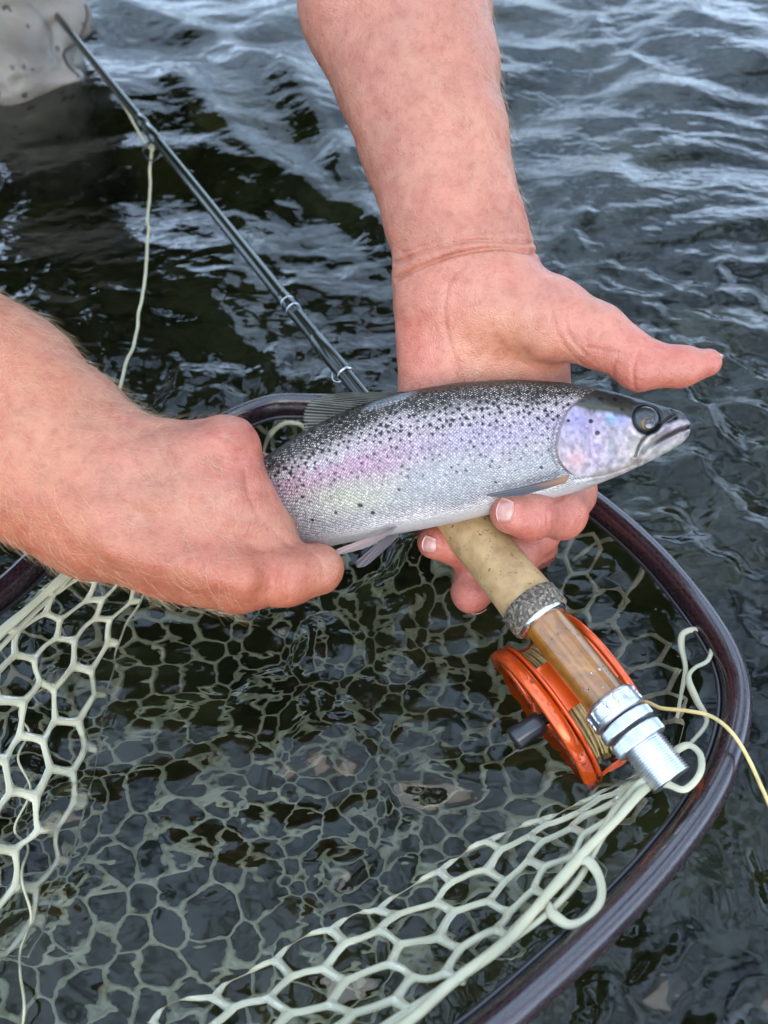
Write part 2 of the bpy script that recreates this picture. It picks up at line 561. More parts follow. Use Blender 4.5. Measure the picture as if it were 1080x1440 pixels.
def wader_mat():
    m, n, l, b = new_mat('wader_fabric')
    tc = n.new('ShaderNodeTexCoord'); g = tc.outputs['Object']
    v = n.new('ShaderNodeTexVoronoi'); v.inputs['Scale'].default_value = 62; v.inputs['Randomness'].default_value = 1.0; l.new(g, v.inputs['Vector'])
    warp = tex_noise(n, l, g, 90, 2)
    d = math_node(n, l, 'ADD', v.outputs['Distance'], math_node(n, l, 'MULTIPLY', warp.outputs[0], 0.75))
    drops = ramp(n, l, d, [(0.52, (0.25, 0.24, 0.24)), (0.57, (1, 1, 1))])
    big = tex_noise(n, l, g, 14, 3)
    base = ramp(n, l, big.outputs[0], [(0.35, (0.135, 0.118, 0.096)), (0.65, (0.21, 0.188, 0.158))])
    c = mix_col(n, l, 1.0, base.outputs[0], drops.outputs[0], 'MULTIPLY')
    l.new(c, b.inputs['Base Color']); b.inputs['Roughness'].default_value = 0.42
    f = tex_noise(n, l, g, 1500, 2)
    nb = bump(n, l, f.outputs[0], 0.15, 0.0004)
    f2 = tex_noise(n, l, g, 22, 3, 0.5, 0.6)
    l.new(bump(n, l, f2.outputs[0], 0.5, 0.012, nb), b.inputs['Normal'])
    return m

def fin_mat(name, color, alpha=0.85):
    m, n, l, b = new_mat(name)
    a = attr(n, 'tint')
    l.new(a.outputs['Color'], b.inputs['Base Color'])
    b.inputs['Roughness'].default_value = 0.5; b.inputs['Specular IOR Level'].default_value = 0.2
    b.inputs['Transmission Weight'].default_value = 0.0
    al = attr(n, 'opacity'); l.new(al.outputs['Fac'], b.inputs['Alpha'])
    return m

def drop_mat():
    m, n, l, b = new_mat('water_drop')
    b.inputs['Roughness'].default_value = 0.02; b.inputs['IOR'].default_value = 1.333
    b.inputs['Transmission Weight'].default_value = 1.0
    tc = n.new('ShaderNodeTexCoord')
    t = tex_noise(n, l, tc.outputs['Object'], 300, 2)
    l.new(bump(n, l, t.outputs[0], 0.1, 0.0005), b.inputs['Normal'])
    return m

MAT = dict(
    water=water_mat(), bed=bed_mat(), skin=skin_mat(), fish=fish_mat(), cork=cork_mat(), burl=burl_mat(), amber=amber_mat(),
    rim=rim_mat(), rubber=rubber_mat(), wader=wader_mat(), fin=fin_mat('fin_membrane', None),
    silver=simple_mat('brushed_aluminium', (0.62, 0.63, 0.65), 0.28, 1.0, 0.0, 0.08, 300, 0.1, 900),
    steel=simple_mat('polished_steel', (0.55, 0.55, 0.55), 0.15, 1.0, 0, 0.05),
    orange=simple_mat('anodised_orange', (0.72, 0.085, 0.006), 0.24, 0.45, 0.6, 0.18, 40, 0.08, 700),
    knob=simple_mat('black_plastic', (0.012, 0.012, 0.014), 0.3, 0, 0.3, 0.2),
    blank=simple_mat('rod_blank_lacquer', (0.006, 0.009, 0.005), 0.16, 0, 0.35, 0.3, 30, spec=0.4),
    line=simple_mat('fly_line_cream', (0.36, 0.33, 0.20), 0.45, 0, 0.1, 0.15, 200),
    yline=simple_mat('fly_line_yellow', (0.50, 0.37, 0.14), 0.4, 0, 0.2, 0.2, 200),
    nail=simple_mat('fingernail', (0.36, 0.165, 0.125), 0.25, 0, 0.5, 0.06, 200),
    hair=simple_mat('blond_arm_hair', (0.48, 0.34, 0.19), 0.4, 0, 0, 0.2, 50),
    darkhair=simple_mat('brown_hair', (0.10, 0.06, 0.035), 0.5, 0, 0, 0.2, 90),
    shirt=simple_mat('olive_shirt_cotton', (0.09, 0.10, 0.06), 0.85, 0, 0, 0.2, 30, 0.3, 600),
    trim=simple_mat('dark_seam_tape', (0.05, 0.035, 0.025), 0.6),
    eye_dark=simple_mat('trout_eye_black', (0.006, 0.007, 0.008), 0.08, 0, 1.0, 0.1),
    eye_gold=simple_mat('trout_eye_gold', (0.16, 0.09, 0.02), 0.4, 0.4, 0.3, 0.2, 600),
    drop=drop_mat(),
    eye_grey=simple_mat('trout_eye_grey', (0.020, 0.022, 0.024), 0.28, 0.0, 0.15, 0.3, 500),
)

# ------------------------------------------------------------------ setting: river bed and water
def axis_coords(lo, hi, step, far, ratio=1.085):
    c = list(np.arange(lo, hi, step))
    s = step; x = c[-1]; right = []
    while x < far:
        s *= ratio; x += s; right.append(x)
    s = step; x = c[0]; left = []
    while x > -far:
        s *= ratio; x -= s; left.append(x)
    return np.array(left[::-1] + c + right)

def grid_faces(nx, ny):
    i = np.arange((nx - 1) * (ny - 1)); r, c = i // (nx - 1), i % (nx - 1)
    a = r * nx + c
    return np.stack([a, a + 1, a + 1 + nx, a + nx], 1)

def ridge(X, Y, pts, width, amp):
    pts = np.array(pts)
    d = seg_dist(X, Y, [tuple(p[:2]) for p in pts])
    return amp * np.exp(-(d / width) ** 2)

def water_height(X, Y):
    Q = np.stack([X, Y], 1)
    r = np.hypot(X, Y)
    wx = fbm(Q, 5.0, 2, 11); wy = fbm(Q, 5.0, 2, 17)
    Qw = Q + 0.035 * np.stack([wx, wy], 1)
    far = sstep(0.38, 0.75, Y + 0.12 * X)                     # open river beyond the net
    near = 1 - far
    # long low chop of the open water, crests running across the current
    A = Qw * np.array([0.75, 1.25])
    h = far * (0.0125 * noise(A, 6.5, 21) + 0.0062 * noise(A, 13.0, 23) + 0.0021 * noise(Qw * np.array([0.7, 1.3]), 27.0, 27) + 0.0006 * noise(Qw * np.array([0.6, 1.4]), 62.0, 29))
    h += 0.012 * noise(Q, 1.7, 31) * sstep(0.7, 1.6, Y) + 0.02 * noise(Q, 0.6, 33) * sstep(2, 5, r)
    # short lively ripples inside and around the hoop
    n1 = 1 - np.abs(noise(Qw, 24.0, 41)) * 1.6
    n2 = noise(Qw * np.array([1.1, 0.9]), 46.0, 43)
    n3 = noise(Qw, 88.0, 47)
    calm = 0.95 + 0.9 * noise(Q, 11.0, 51)
    h += near * calm * (0.0036 * n1 + 0.0036 * n2 + 0.0017 * n3 + 0.0006 * noise(Qw, 140.0, 53))
    # wake curling round the legs and towards the hand
    h += ridge(X, Y, [W(120, 10), W(260, 45), W(400, 110), W(480, 215), W(560, 350)], 0.022, 0.011)
    h += ridge(X, Y, [W(250, 120), W(330, 190), W(440, 260), W(560, 330)], 0.016, 0.006)
    h += ridge(X, Y, [W(960, 600), W(1010, 700), W(1030, 800)], 0.010, 0.0035)
    fade = np.exp(-np.maximum(r - 6, 0) / 25)
    return (h - 0.004) * fade

xs = axis_coords(-0.55, 0.55, 0.0030, 400)
ys = axis_coords(-0.06, 1.05, 0.0030, 400)
GX, GY = np.meshgrid(xs, ys)
wx_, wy_ = GX.ravel(), GY.ravel()
wv = np.stack([wx_, wy_, water_height(wx_, wy_)], 1)
# the water is a closed body: rippled top, skirt, bottom below the bed
nxw, nyw = len(xs), len(ys)
loop = list(range(nxw)) + [r * nxw + nxw - 1 for r in range(1, nyw)] + [(nyw - 1) * nxw + c for c in range(nxw - 2, -1, -1)] + [r * nxw for r in range(nyw - 2, 0, -1)]
nb_ = len(wv)
low = wv[loop].copy(); low[:, 2] = -1.2
wv = np.concatenate([wv, low, [[0, 0, -1.2]]])
m_ = len(loop); lp = np.array(loop); lw = nb_ + np.arange(m_)
skirt = np.stack([lp, lw, np.roll(lw, -1), np.roll(lp, -1)], 1)
wme_f = (np.concatenate([grid_faces(nxw, nyw), skirt]), np.stack([lw, np.full(m_, nb_ + m_), np.roll(lw, -1)], 1))
water = mesh_obj('river_water', wv, wme_f, MAT['water'])
tag(water, 'rippled blue and dark olive river water', 'water', kind='structure')

bxs = axis_coords(-1.5, 1.5, 0.03, 400, 1.12); bys = axis_coords(-1.0, 2.5, 0.03, 400, 1.12)
BX, BY = np.meshgrid(bxs, bys)
bq = np.stack([BX.ravel(), BY.ravel()], 1)
bz = -0.24 + 0.05 * (1 - np.abs(noise(bq, 7.0, 61)) * 2) + 0.03 * noise(bq, 3.0, 63)
bed = mesh_obj('river_bed', np.stack([bq[:, 0], bq[:, 1], bz], 1), grid_faces(len(bxs), len(bys)), MAT['bed'])
tag(bed, 'dark olive stony river bed under the water', 'river bed', kind='structure')

# ------------------------------------------------------------------ the angler
def R(rpx, d):
    return rpx / FPX * d

def J(px, py, d, rpx):
    return (P(px, py, d), R(rpx, d))

def bounds(pts, m):
    A = np.array([p for p, r in pts]); r = max(r for p, r in pts) + m
    return A.min(0) - r, A.max(0) + r

person = empty('person', (-0.36, 0.86, -0.30))
tag(person, 'angler in pale grey waders holding a trout over the water with both bare hands', 'person')

VOX = 0.00088
SH_L, EL_L = np.array([-0.14, 0.80, 0.50]), P(505, -360, 0.46)
SH_R, EL_R = np.array([-0.56, 0.80, 0.48]), P(-420, 400, 0.40)

# left forearm reaching down from the top, palm up, thumb out to the side
fa = [(EL_L, 0.044), J(555, 0, 0.398, 134), J(584, 100, 0.393, 116), J(611, 200, 0.389, 103), J(635, 300, 0.387, 95), J(648, 345, 0.386, 92)]
allp = fa + [J(990, 510, 0.36, 30), J(600, 850, 0.40, 40), J(760, 790, 0.46, 40)]
lo, hi = bounds(allp[1:], 0.02)
hi[1] = min(hi[1], P(545, -110, 0.40)[1]); hi[2] = hi[2] + 0.03
fl = Field(lo, hi, VOX)
fl.chain(fa, 0.004, FWD, 0.80)
fl.blob(P(650, 340, .386), P(662, 405, .387), R(90, .386), R(90, .386), 0.006, FWD, 0.72)
fl.blob(P(614, 395, .388), P(608, 600, .40), R(54, .388), R(50, .39), 0.010, FWD, 0.80)     # heel of the little finger side
fl.blob(P(665, 420, .392), P(690, 600, .41), R(84, .39), R(84, .40), 0.02, FWD, 0.58)        # palm
fl.blob(P(735, 470, .392), P(752, 600, .41), R(62, .39), R(58, .40), 0.016, FWD, 0.62)
fl.blob(P(692, 408, .380), P(775, 452, .376), R(63, .38), R(57, .376), 0.010, FWD, 0.80)     # ball of the thumb
fl.chain([J(775, 446, .376, 55), J(836, 470, .370, 42), J(903, 513, .364, 35), J(955, 516, .361, 28), J(994, 511, .360, 21)], 0.005, FWD, 0.92)
fl.blob(P(640, 650, .425), P(770, 630, .42), R(48, .42), R(46, .42), 0.014)                   # knuckles behind the fish
k = 0.006
fl.chain([J(785, 620, .418, 40), J(800, 690, .412, 36), J(790, 722, .394, 34), J(745, 724, .372, 32), J(718, 722, .366, 30)], k)            # index
fl.chain([J(730, 640, .428, 40), J(752, 745, .436, 34), J(724, 778, .424, 32), J(660, 772, .408, 30), J(612, 763, .398, 25)], k)          # middle
fl.chain([J(680, 650, .43, 40), J(745, 770, .452, 34), J(714, 790, .440, 32), J(676, 812, .418, 31), J(662, 833, .410, 29)], k)            # ring
fl.chain([J(620, 650, .43, 36), J(610, 730, .458, 30), J(640, 770, .462, 27), J(672, 770, .455, 24)], k)                                    # little
VL, FL = fl.surface(3)

# right forearm from the left, back of the hand up, closed over the wrist of the tail
rf = [(EL_R, 0.05), J(-190, 485, .372, 162), J(-20, 580, .356, 152), J(70, 640, .346, 134), J(150, 694, .338, 118)]
rp = rf[1:] + [J(440, 800, .345, 45), J(380, 660, .44, 40)]
lo, hi = bounds(rp, 0.02)
lo[0] = max(lo[0], P(-150, 500, .37)[0])
fr = Field(lo, hi, VOX)
fr.chain(rf, 0.004, FWD, 0.80)
fr.blob(P(150, 694, .338), P(270, 722, .338), R(116, .338), R(112, .338), 0.010, FWD, 0.62)
fr.blob(P(225, 652, .337), P(306, 634, .338), R(46, .337), R(42, .338), 0.010)      # index side
fr.blob(P(235, 785, .337), P(330, 815, .336), R(54, .337), R(46, .336), 0.012)      # thumb side
fr.blob(P(250, 700, .336), P(318, 706, .337), R(64, .336), R(46, .337), 0.014)
fr.blob(P(318, 690, .342), P(392, 778, .346), R(42, .34), R(36, .344), 0.010)
fr.blob(P(150, 655, .3175), P(312, 622, .3265), R(16, .32), R(22, .327), 0.008)     # bone of the index finger
fr.blob(P(170, 765, .3180), P(340, 812, .3215), R(20, .32), R(26, .322), 0.010)     # bone of the thumb
fr.blob(P(205, 700, .3155), P(322, 690, .3225), R(10, .32), R(14, .322), 0.007)
fr.blob(P(324, 618, .336), P(328, 628, .337), R(31, .336), R(31, .336), 0.006)
fr.blob(P(189, 608, .333), P(191, 608, .333), R(11, .333), R(11, .333), 0.006)
fr.chain([J(340, 812, .335, 48), J(405, 812, .338, 38), J(446, 802, .345, 33)], 0.005)
fr.chain([J(448, 802, .346, 33), J(440, 790, .375, 28), J(405, 770, .400, 26)], 0.006)
fr.chain([J(318, 634, .340, 41), J(332, 655, .372, 34), J(368, 668, .402, 27), J(420, 690, .408, 25)], 0.008)
fr.chain([J(325, 690, .344, 42), J(346, 715, .378, 33), J(378, 715, .405, 26), J(430, 730, .408, 24)], 0.008)
fr.chain([J(365, 740, .346, 40), J(390, 750, .378, 32), J(380, 750, .405, 25)], 0.008)
fr.chain([J(215, 660, .350, 45), J(262, 640, .392, 32), J(320, 655, .412, 28), J(380, 690, .415, 22)], 0.010)   # thumb round the far side
VR, FR = fr.surface(3)

def crease(V, N, polys, front=0.15):
    X, Y, D = proj(V)
    facing = sstep(front * 0.3, front, -(N @ FWD))
    S = np.zeros(len(V))
    for poly, width, depth in polys:
        pl = [tuple(p) for p in catmull(poly, 6)]
        d = seg_dist(X, Y, pl)
        S += depth * (np.exp(-(d / width) ** 2) - 0.10 * np.exp(-((d - 2.2 * width) / (1.3 * width)) ** 2))
    return V - N * (S * facing)[:, None] * 0.001

NL = normals(VL, FL)
VL = crease(VL, NL, [
    ([(558, 392), (600, 372), (650, 356), (705, 348), (752, 356)], 3.1, 1.77),
    ([(556, 370), (610, 349), (670, 338), (748, 342)], 2.7, 1.18),
    ([(566, 356), (620, 340), (690, 324), (735, 326)], 2.5, 0.59),
    ([(655, 372), (632, 395), (624, 440), (634, 490), (652, 540)], 3.9, 0.72),
    ([(770, 400), (776, 440), (790, 480), (818, 512)], 3.4, 0.44),
    ([(795, 430), (800, 470), (826, 500)], 2.5, 0.36),
    ([(826, 488), (860, 494), (890, 500), (912, 508)], 2.1, 0.40),
    ([(898, 492), (890, 520), (893, 548)], 2.5, 0.64),
    ([(906, 476), (915, 486), (930, 490)], 2.1, 0.40),
    ([(868, 500), (862, 520), (866, 540)], 2.4, 0.40),
    ([(790, 700), (772, 712), (770, 740)], 2.5, 0.56),
])
NR = normals(VR, FR)
VR = crease(VR, NR, [
    ([(196, 602), (203, 640), (202, 690)], 3.2, 0.35),
    ([(210, 600), (226, 632), (242, 660), (245, 690)], 3.2, 0.6),
    ([(222, 600), (240, 626), (252, 652)], 2.8, 0.35),
    ([(300, 606), (318, 618), (338, 616)], 3.0, 0.35),
    ([(298, 622), (316, 634), (340, 634)], 3.0, 0.35),
    ([(302, 640), (322, 648), (344, 650)], 3.0, 0.25),
    ([(398, 790), (392, 815), (394, 846)], 3.0, 0.7),
    ([(410, 790), (405, 815), (406, 842)], 2.6, 0.5),
    ([(384, 800), (378, 826), (378, 852)], 3.0, 0.5),
    ([(345, 660), (352, 700), (372, 735), (410, 768)], 3.5, 0.35),
    ([(320, 742), (340, 756), (368, 776)], 4.0, 0.4),
    ([(440, 778), (452, 792), (455, 812)], 2.6, 0.4),
])
# tendon and vein relief, small uneven bulges
def lumps(V, N, amp, scale, seed):
    return V + N * (amp * fbm(V, scale, 3, seed))[:, None]
VL = lumps(VL, NL, 0.0006, 55, 71); VR = lumps(VR, NR, 0.0008, 45, 75)

# trunk, shoulders, neck and head: out of the picture, they give the dark reflection in the water
ft = Field((-0.80, 0.45, 0.02), (0.18, 1.12, 1.0), 0.006)
ft.chain([(EL_L, 0.046), (SH_L, 0.058)], 0.03); ft.chain([(EL_R, 0.050), (SH_R, 0.058)], 0.03)
ft.blob(SH_L, SH_R, 0.075, 0.075, 0.04)
ft.blob((-0.35, 0.82, 0.48), (-0.35, 0.86, 0.36), 0.16, 0.15, 0.04, (0, 1, 0), 0.68)
ft.blob((-0.35, 0.78, 0.55), (-0.35, 0.74, 0.66), 0.058, 0.055, 0.03)
ft.blob((-0.35, 0.70, 0.76), (-0.35, 0.72, 0.80), 0.078, 0.085, 0.02)
ft.blob((-0.35, 0.65, 0.71), (-0.35, 0.67, 0.73), 0.05, 0.06, 0.02)
ft.blob((-0.35, 0.615, 0.755), (-0.35, 0.608, 0.738), 0.010, 0.016, 0.012)
for s in (-1, 1):
    ft.blob((-0.35 + s * 0.082, 0.73, 0.76), (-0.35 + s * 0.086, 0.74, 0.785), 0.014, 0.018, 0.006, (1, 0, 0), 0.5)
    ft.blob((-0.35 + s * 0.030, 0.612, 0.785), (-0.35 + s * 0.030, 0.612, 0.785), 0.014, 0.014, 0.012, mode='sub')
VT, FT = ft.surface(2)

def skin_tint(V, kind):
    X, Y, D = proj(V)
    C = np.tile(np.array([0.56, 0.285, 0.205]), (len(V), 1))   # scaled down to skin albedo below
    n = fbm(V, 28, 3, 81)
    if kind == 'L':
        palm = sstep(330, 400, Y)
        C = lerp(C, [0.62, 0.31, 0.235], palm)
        C = lerp(C, [0.60, 0.235, 0.185], sstep(60, 0, np.hypot((X - 590) / 0.7, (Y - 480) / 1.6)) * 0.7)
        C = lerp(C, [0.64, 0.36, 0.24], sstep(95, 20, np.hypot(X - 705, Y - 490)) * 0.7)
        C = lerp(C, [0.62, 0.23, 0.18], sstep(120, 30, np.hypot((X - 950) / 1.4, Y - 520)) * 0.8)
        C = lerp(C, [0.63, 0.25, 0.205], sstep(690, 715, Y) * 0.9)
        C = lerp(C, [0.60, 0.26, 0.20], sstep(130, 60, np.abs(Y - 345)) * 0.25 * (Y < 400))
        C = lerp(C, [0.52, 0.27, 0.20], sstep(250, 60, Y) * 0.6)
    elif kind == 'R':
        C = lerp(C, [0.58, 0.275, 0.165], sstep(230, 60, X + 0.2 * (Y - 600)) * 0.8)
        C = lerp(C, [0.58, 0.22, 0.16], sstep(120, 20, np.hypot(X - 350, (Y - 820) / 0.8)) * 0.9)
        C = lerp(C, [0.60, 0.255, 0.20], sstep(110, 20, np.hypot(X - 330, Y - 640)) * 0.8)
        C = lerp(C, [0.50, 0.19, 0.105], sstep(680, 850, Y + 0.25 * (300 - X)) * 0.75)
    C = C * (1 + 0.10 * n)[:, None]
    C[:, 1:] *= (1 - 0.07 * fbm(V, 90, 2, 83))[:, None]
    if kind in 'LR':
        rng = np.random.default_rng(5 if kind == 'L' else 6)
        forearm = np.where(Y < 330)[0] if kind == 'L' else np.where((X < 380))[0]
        for i in rng.choice(forearm, 170, replace=False):          # freckles and sun spots
            rad = rng.uniform(0.0006, 0.0022); d = np.linalg.norm(V - V[i], axis=1)
            C = lerp(C, [0.40, 0.17, 0.115], np.exp(-(d / rad) ** 2) * rng.uniform(0.15, 0.5))
    return np.clip(C * np.array([0.63, 0.475, 0.395]), 0.02, 0.9)

CB = np.concatenate([skin_tint(VL, 'L'), skin_tint(VR, 'R'), skin_tint(VT, 'T')])
VB = np.concatenate([VL, VR, VT]); FB = np.concatenate([FL, FR + len(VL), FT + len(VL) + len(VR)])
body = mesh_obj('body', VB, FB, MAT['skin'], person)
set_color(body, CB)

# clothing
fs = Field((-0.85, 0.50, 0.20), (0.20, 1.15, 0.74), 0.008)
mid_l, mid_r = 0.45 * EL_L + 0.55 * SH_L, 0.45 * EL_R + 0.55 * SH_R
fs.chain([(mid_l, 0.072), (SH_L, 0.078)], 0.03); fs.chain([(mid_r, 0.072), (SH_R, 0.078)], 0.03)
fs.blob(SH_L, SH_R, 0.09, 0.09, 0.04)
fs.blob((-0.35, 0.82, 0.48), (-0.35, 0.88, 0.22), 0.19, 0.19, 0.04, (0, 1, 0), 0.70)
fs.blob((-0.35, 0.77, 0.58), (-0.35, 0.75, 0.63), 0.07, 0.07, 0.03)
v, f = fs.surface(2); mesh_obj('shirt', v, f, MAT['shirt'], person)
fh = Field((-0.48, 0.58, 0.66), (-0.22, 0.86, 0.94), 0.005)
fh.blob((-0.35, 0.735, 0.79), (-0.35, 0.75, 0.82), 0.088, 0.082, 0.01)
fh.blob((-0.35, 0.60, 0.76), (-0.35, 0.56, 0.72), 0.085, 0.09, 0.01, mode='sub')
v, f = fh.surface(2); mesh_obj('hair', v, f, MAT['darkhair'], person)

fw = Field((-0.75, 0.58, -0.45), (-0.04, 1.12, 0.36), 0.0045)
LEG = W(-2, 150, 0.0)
lx, ly = LEG[0], LEG[1] + 0.085
fw.blob((-0.40, 0.90, 0.42), (-0.42, 0.92, 0.37), 0.17, 0.15, 0.04, (0, 1, 0), 0.75)
a0 = P(0, 20, 0.80); a1 = P(-8, 88, 0.765)
fw.blob((lx - 0.03, ly + 0.09, 0.30), a0 + [-0.02, 0.05, 0.02], 0.095, 0.080, 0.03)
fw.blob(a0, P(78, 12, 0.80), R(76, .8), R(50, .8), 0.012)
fw.blob(a1, P(10, 96, .765), R(72, .76), R(52, .76), 0.012)
fw.blob(P(20, 100, .765), P(98, 112, .785), R(42, .765), R(26, .785), 0.012)
fw.blob((lx - 0.01, ly, 0.02), (lx - 0.01, ly + 0.03, -0.43), 0.072, 0.065, 0.012)
fw.blob((lx - 0.27, ly + 0.06, 0.16), (lx - 0.28, ly + 0.08, -0.43), 0.10, 0.07, 0.03)
fw.blob(P(128, 78, .80), P(60, 82, .73), 0.007, 0.005, 0.012, mode='sub')
fw.blob(P(60, 95, .71), P(48, 118, .71), 0.010, 0.006, 0.016, mode='sub')
v, f = fw.surface(3)
nv = normals(v, f)
v = v + nv * (0.005 * fbm(v, 14, 2, 91) - 0.004 * np.maximum(0, 1 - np.abs(fbm(v * np.array([1, 1, 2.2]), 9, 2, 93)) * 9))[:, None]
VW = v
mesh_obj('waders', v, f, MAT['wader'], person)

# finger nails
FXL, FYL, FDL = proj(VL)
def nail(tip, back, nrm, width, name='fingernail', fit=False):
    """curved plate lying on a finger: from back (cuticle) to tip, facing nrm"""
    tip, back = np.array(tip), np.array(back)
    t = unit(tip - back); L = np.linalg.norm(tip - back)
    nrm = unit(np.array(nrm) - t * np.dot(nrm, t)); b = np.cross(t, nrm)
    V, F = [], []
    nu, nv_ = 9, 9
    for lay in (0, 1):
        for i in range(nu):
            u = i / (nu - 1)
            wsc = 0.80 + 0.20 * math.sin(min(1, u * 1.8) * math.pi / 2)
            for j in range(nv_):
                s = (j / (nv_ - 1) - 0.5) * 2
                back_round = 0.18 * L * s * s if u < 0.5 else 0
                tip_round = -0.16 * L * s * s
                p = back + t * (u * L + (back_round * (1 - u * 2) if u < 0.5 else tip_round * (u * 2 - 1))) + b * s * width * wsc * 0.5
                p = p + nrm * 0.0007 - nrm * (width * 0.16 * s * s + 0.0009 * (1 - u) ** 2 + 0.0006 * u * u) - nrm * 0.0006 * lay
                if fit:                                       # lie on the finger's surface
                    X0, Y0, D0 = (float(z[0]) for z in proj(p[None]))
                    mm = np.hypot(FXL - X0, FYL - Y0) < 3.5
                    if mm.any():
                        p = P(X0, Y0, FDL[mm].min() - 0.0002 - 0.0007 * u - 0.0002 * (1 - s * s) + 0.0006 * lay)
                V.append(p)
    q = nu * nv_
    for i in range(nu - 1):
        for j in range(nv_ - 1):
            a = i * nv_ + j
            F.append((a, a + 1, a + nv_ + 1, a + nv_)); F.append((q + a, q + a + nv_, q + a + nv_ + 1, q + a + 1))
    for i in range(nu - 1):
        for j in (0, nv_ - 1):
            a = i * nv_ + j; F.append((a, a + nv_, q + a + nv_, q + a))
    for j in range(nv_ - 1):
        for i in (0, nu - 1):
            a = i * nv_ + j; F.append((a, q + a, q + a + 1, a + 1))
    return mesh_obj(name, V, F, MAT['nail'], person)

def surf(px, py, V=VL):
    X, Y, D = proj(V)
    m = np.hypot(X - px, Y - py) < 5
    i = np.argmin(np.where(m, D, 9))
    return V[i]
seam = catmull([surf(px_, py_, VW) - FWD * 0.001 for px_, py_ in ((124, 5), (126, 25), (120, 48), (108, 62), (96, 74), (97, 86), (106, 97), (116, 108))], 8)
v, f = sweep(seam, 0.0016, 8); mesh_obj('seam', v, f, MAT['trim'], person)
nail(surf(694, 714), surf(722, 722), -FWD - 0.25 * RIGHT + 0.05 * UP, 0.0112, fit=True)
nail(surf(589, 766), surf(616, 774), -FWD * 0.9 - UP * 0.4, 0.0095, fit=True)
nail(P(668, 864, .412), P(670, 850, .424), -UP * 0.95 - FWD * 0.1, 0.012)
nail(P(1019, 499, .361), P(982, 489, .363), UP * 1.0 + RIGHT * 0.1 - FWD * 0.25, 0.013)

# fine pale hairs on both forearms
def arm_hairs(V, N, pick, along, count, seed):
    rng = np.random.default_rng(seed)
    idx = rng.choice(pick, count)
    parts_v, parts_f, o = [], [], 0
    K = 5
    for i in idx:
        p, n = V[i], N[i]
        t = unit(along - n * np.dot(along, n))
        s = np.cross(n, t)
        ang = rng.normal(0, 0.55)
        dirv = t * math.cos(ang) + s * math.sin(ang)
        L = rng.uniform(0.006, 0.014)
        lift = rng.uniform(0.25, 0.75); bend = rng.uniform(-0.5, 0.5)
        u = np.linspace(0, 1, K)[:, None]
        path = p - n * 0.0003 + L * (dirv * u + n * lift * u * (1 - 0.55 * u) + s * bend * 0.35 * u * u)
        w = 0.00005 * (1.1 - u[:, 0])
        side = unit(np.cross(dirv, FWD)); side2 = unit(np.cross(dirv, side))
        tri = np.stack([path + w[:, None] * side, path + w[:, None] * (-0.5 * side + 0.87 * side2), path + w[:, None] * (-0.5 * side - 0.87 * side2)], 1).reshape(-1, 3)
        parts_v.append(tri)
        for q in range(K - 1):
            for c in range(3):
                c2 = (c + 1) % 3
                parts_f.append((o + q * 3 + c, o + q * 3 + c2, o + q * 3 + 3 + c2, o + q * 3 + 3 + c))
        o += K * 3
    return np.concatenate(parts_v), parts_f
NL, NR = normals(VL, FL), normals(VR, FR)
XL, YL, _ = proj(VL); XR, YR, _ = proj(VR)
pl_ = np.where((YL < 345) & (YL > -60) & ((XL - (553 + YL * 0.29)) * 1.0 + 60 * NL[:, 0] > 25))[0]
pr_ = np.where((XR < 330) & (XR > -40) & (-(NR @ FWD) > -0.5))[0]
v1, f1 = arm_hairs(VL, NL, pl_, unit(P(650, 340, .386) - P(553, 0, .398)), 800, 1)
v2, f2 = arm_hairs(VR, NR, pr_, unit(P(150, 690, .338) - P(0, 590, .352)), 1700, 2)
v, f = join([(v1, f1), (v2, f2)])
tag(mesh_obj('arm_hair', v, f, MAT['hair'], person), kind='stuff')

# ------------------------------------------------------------------ the trout
trout = empty('trout', P(650, 640, 0.375))
tag(trout, 'silver rainbow trout with black spots and a lilac stripe, held in two hands', 'fish')
FD = 0.376
MM = FD / FPX * 1000                         # millimetres per pixel in the fish's plane
topc = np.array([(250, 712), (290, 694), (330, 670), (372, 643), (400, 624), (430, 604), (465, 586), (500, 571), (560, 553), (640, 539), (720, 534), (790, 538), (850, 548), (900, 562), (930, 571), (946, 575), (956, 578), (963, 583), (967, 590)], float)
botc = np.array([(250, 748), (290, 752), (330, 757), (372, 764), (400, 769), (430, 771), (460, 769), (520, 757), (580, 747), (640, 735), (700, 721), (760, 706), (820, 689), (880, 665), (915, 648), (940, 635), (954, 627), (963, 620), (967, 614)], float)
def smooth_interp(x, pts):
    y = np.interp(x, pts[:, 0], pts[:, 1])
    k = np.ones(15) / 15
    yp = np.concatenate([2 * y[0] - y[1:8][::-1], y, 2 * y[-1] - y[-8:-1][::-1]])
    return np.convolve(yp, k, 'valid')
NS, NN, NF = 640, 190, 60
sx = np.linspace(250, 967, NS)
ty, by = smooth_interp(sx, topc), smooth_interp(sx, botc)
hh = (by - ty) / 2
kth = np.interp(sx, [250, 330, 420, 560, 700, 800, 880, 940, 967], [0.40, 0.48, 0.56, 0.60, 0.60, 0.58, 0.56, 0.62, 0.80])
th = np.concatenate([np.linspace(0, math.pi, NN, endpoint=False), np.linspace(math.pi, 2 * math.pi, NF, endpoint=False)])
SX = np.repeat(sx[:, None], len(th), 1)
TH = np.repeat(th[None], NS, 0)
FY = (ty + hh)[:, None] - hh[:, None] * np.cos(TH)
sn = np.sin(TH)
FWO = -(hh * kth)[:, None] * np.sign(sn) * np.abs(sn) ** 0.82
near = (sn > 0)
fx, fy, fwo, fnear = SX.ravel(), FY.ravel(), FWO.ravel(), near.ravel()
ftt = np.clip((fy - np.repeat(ty, len(th))) / np.repeat(by - ty, len(th)), 0, 1)

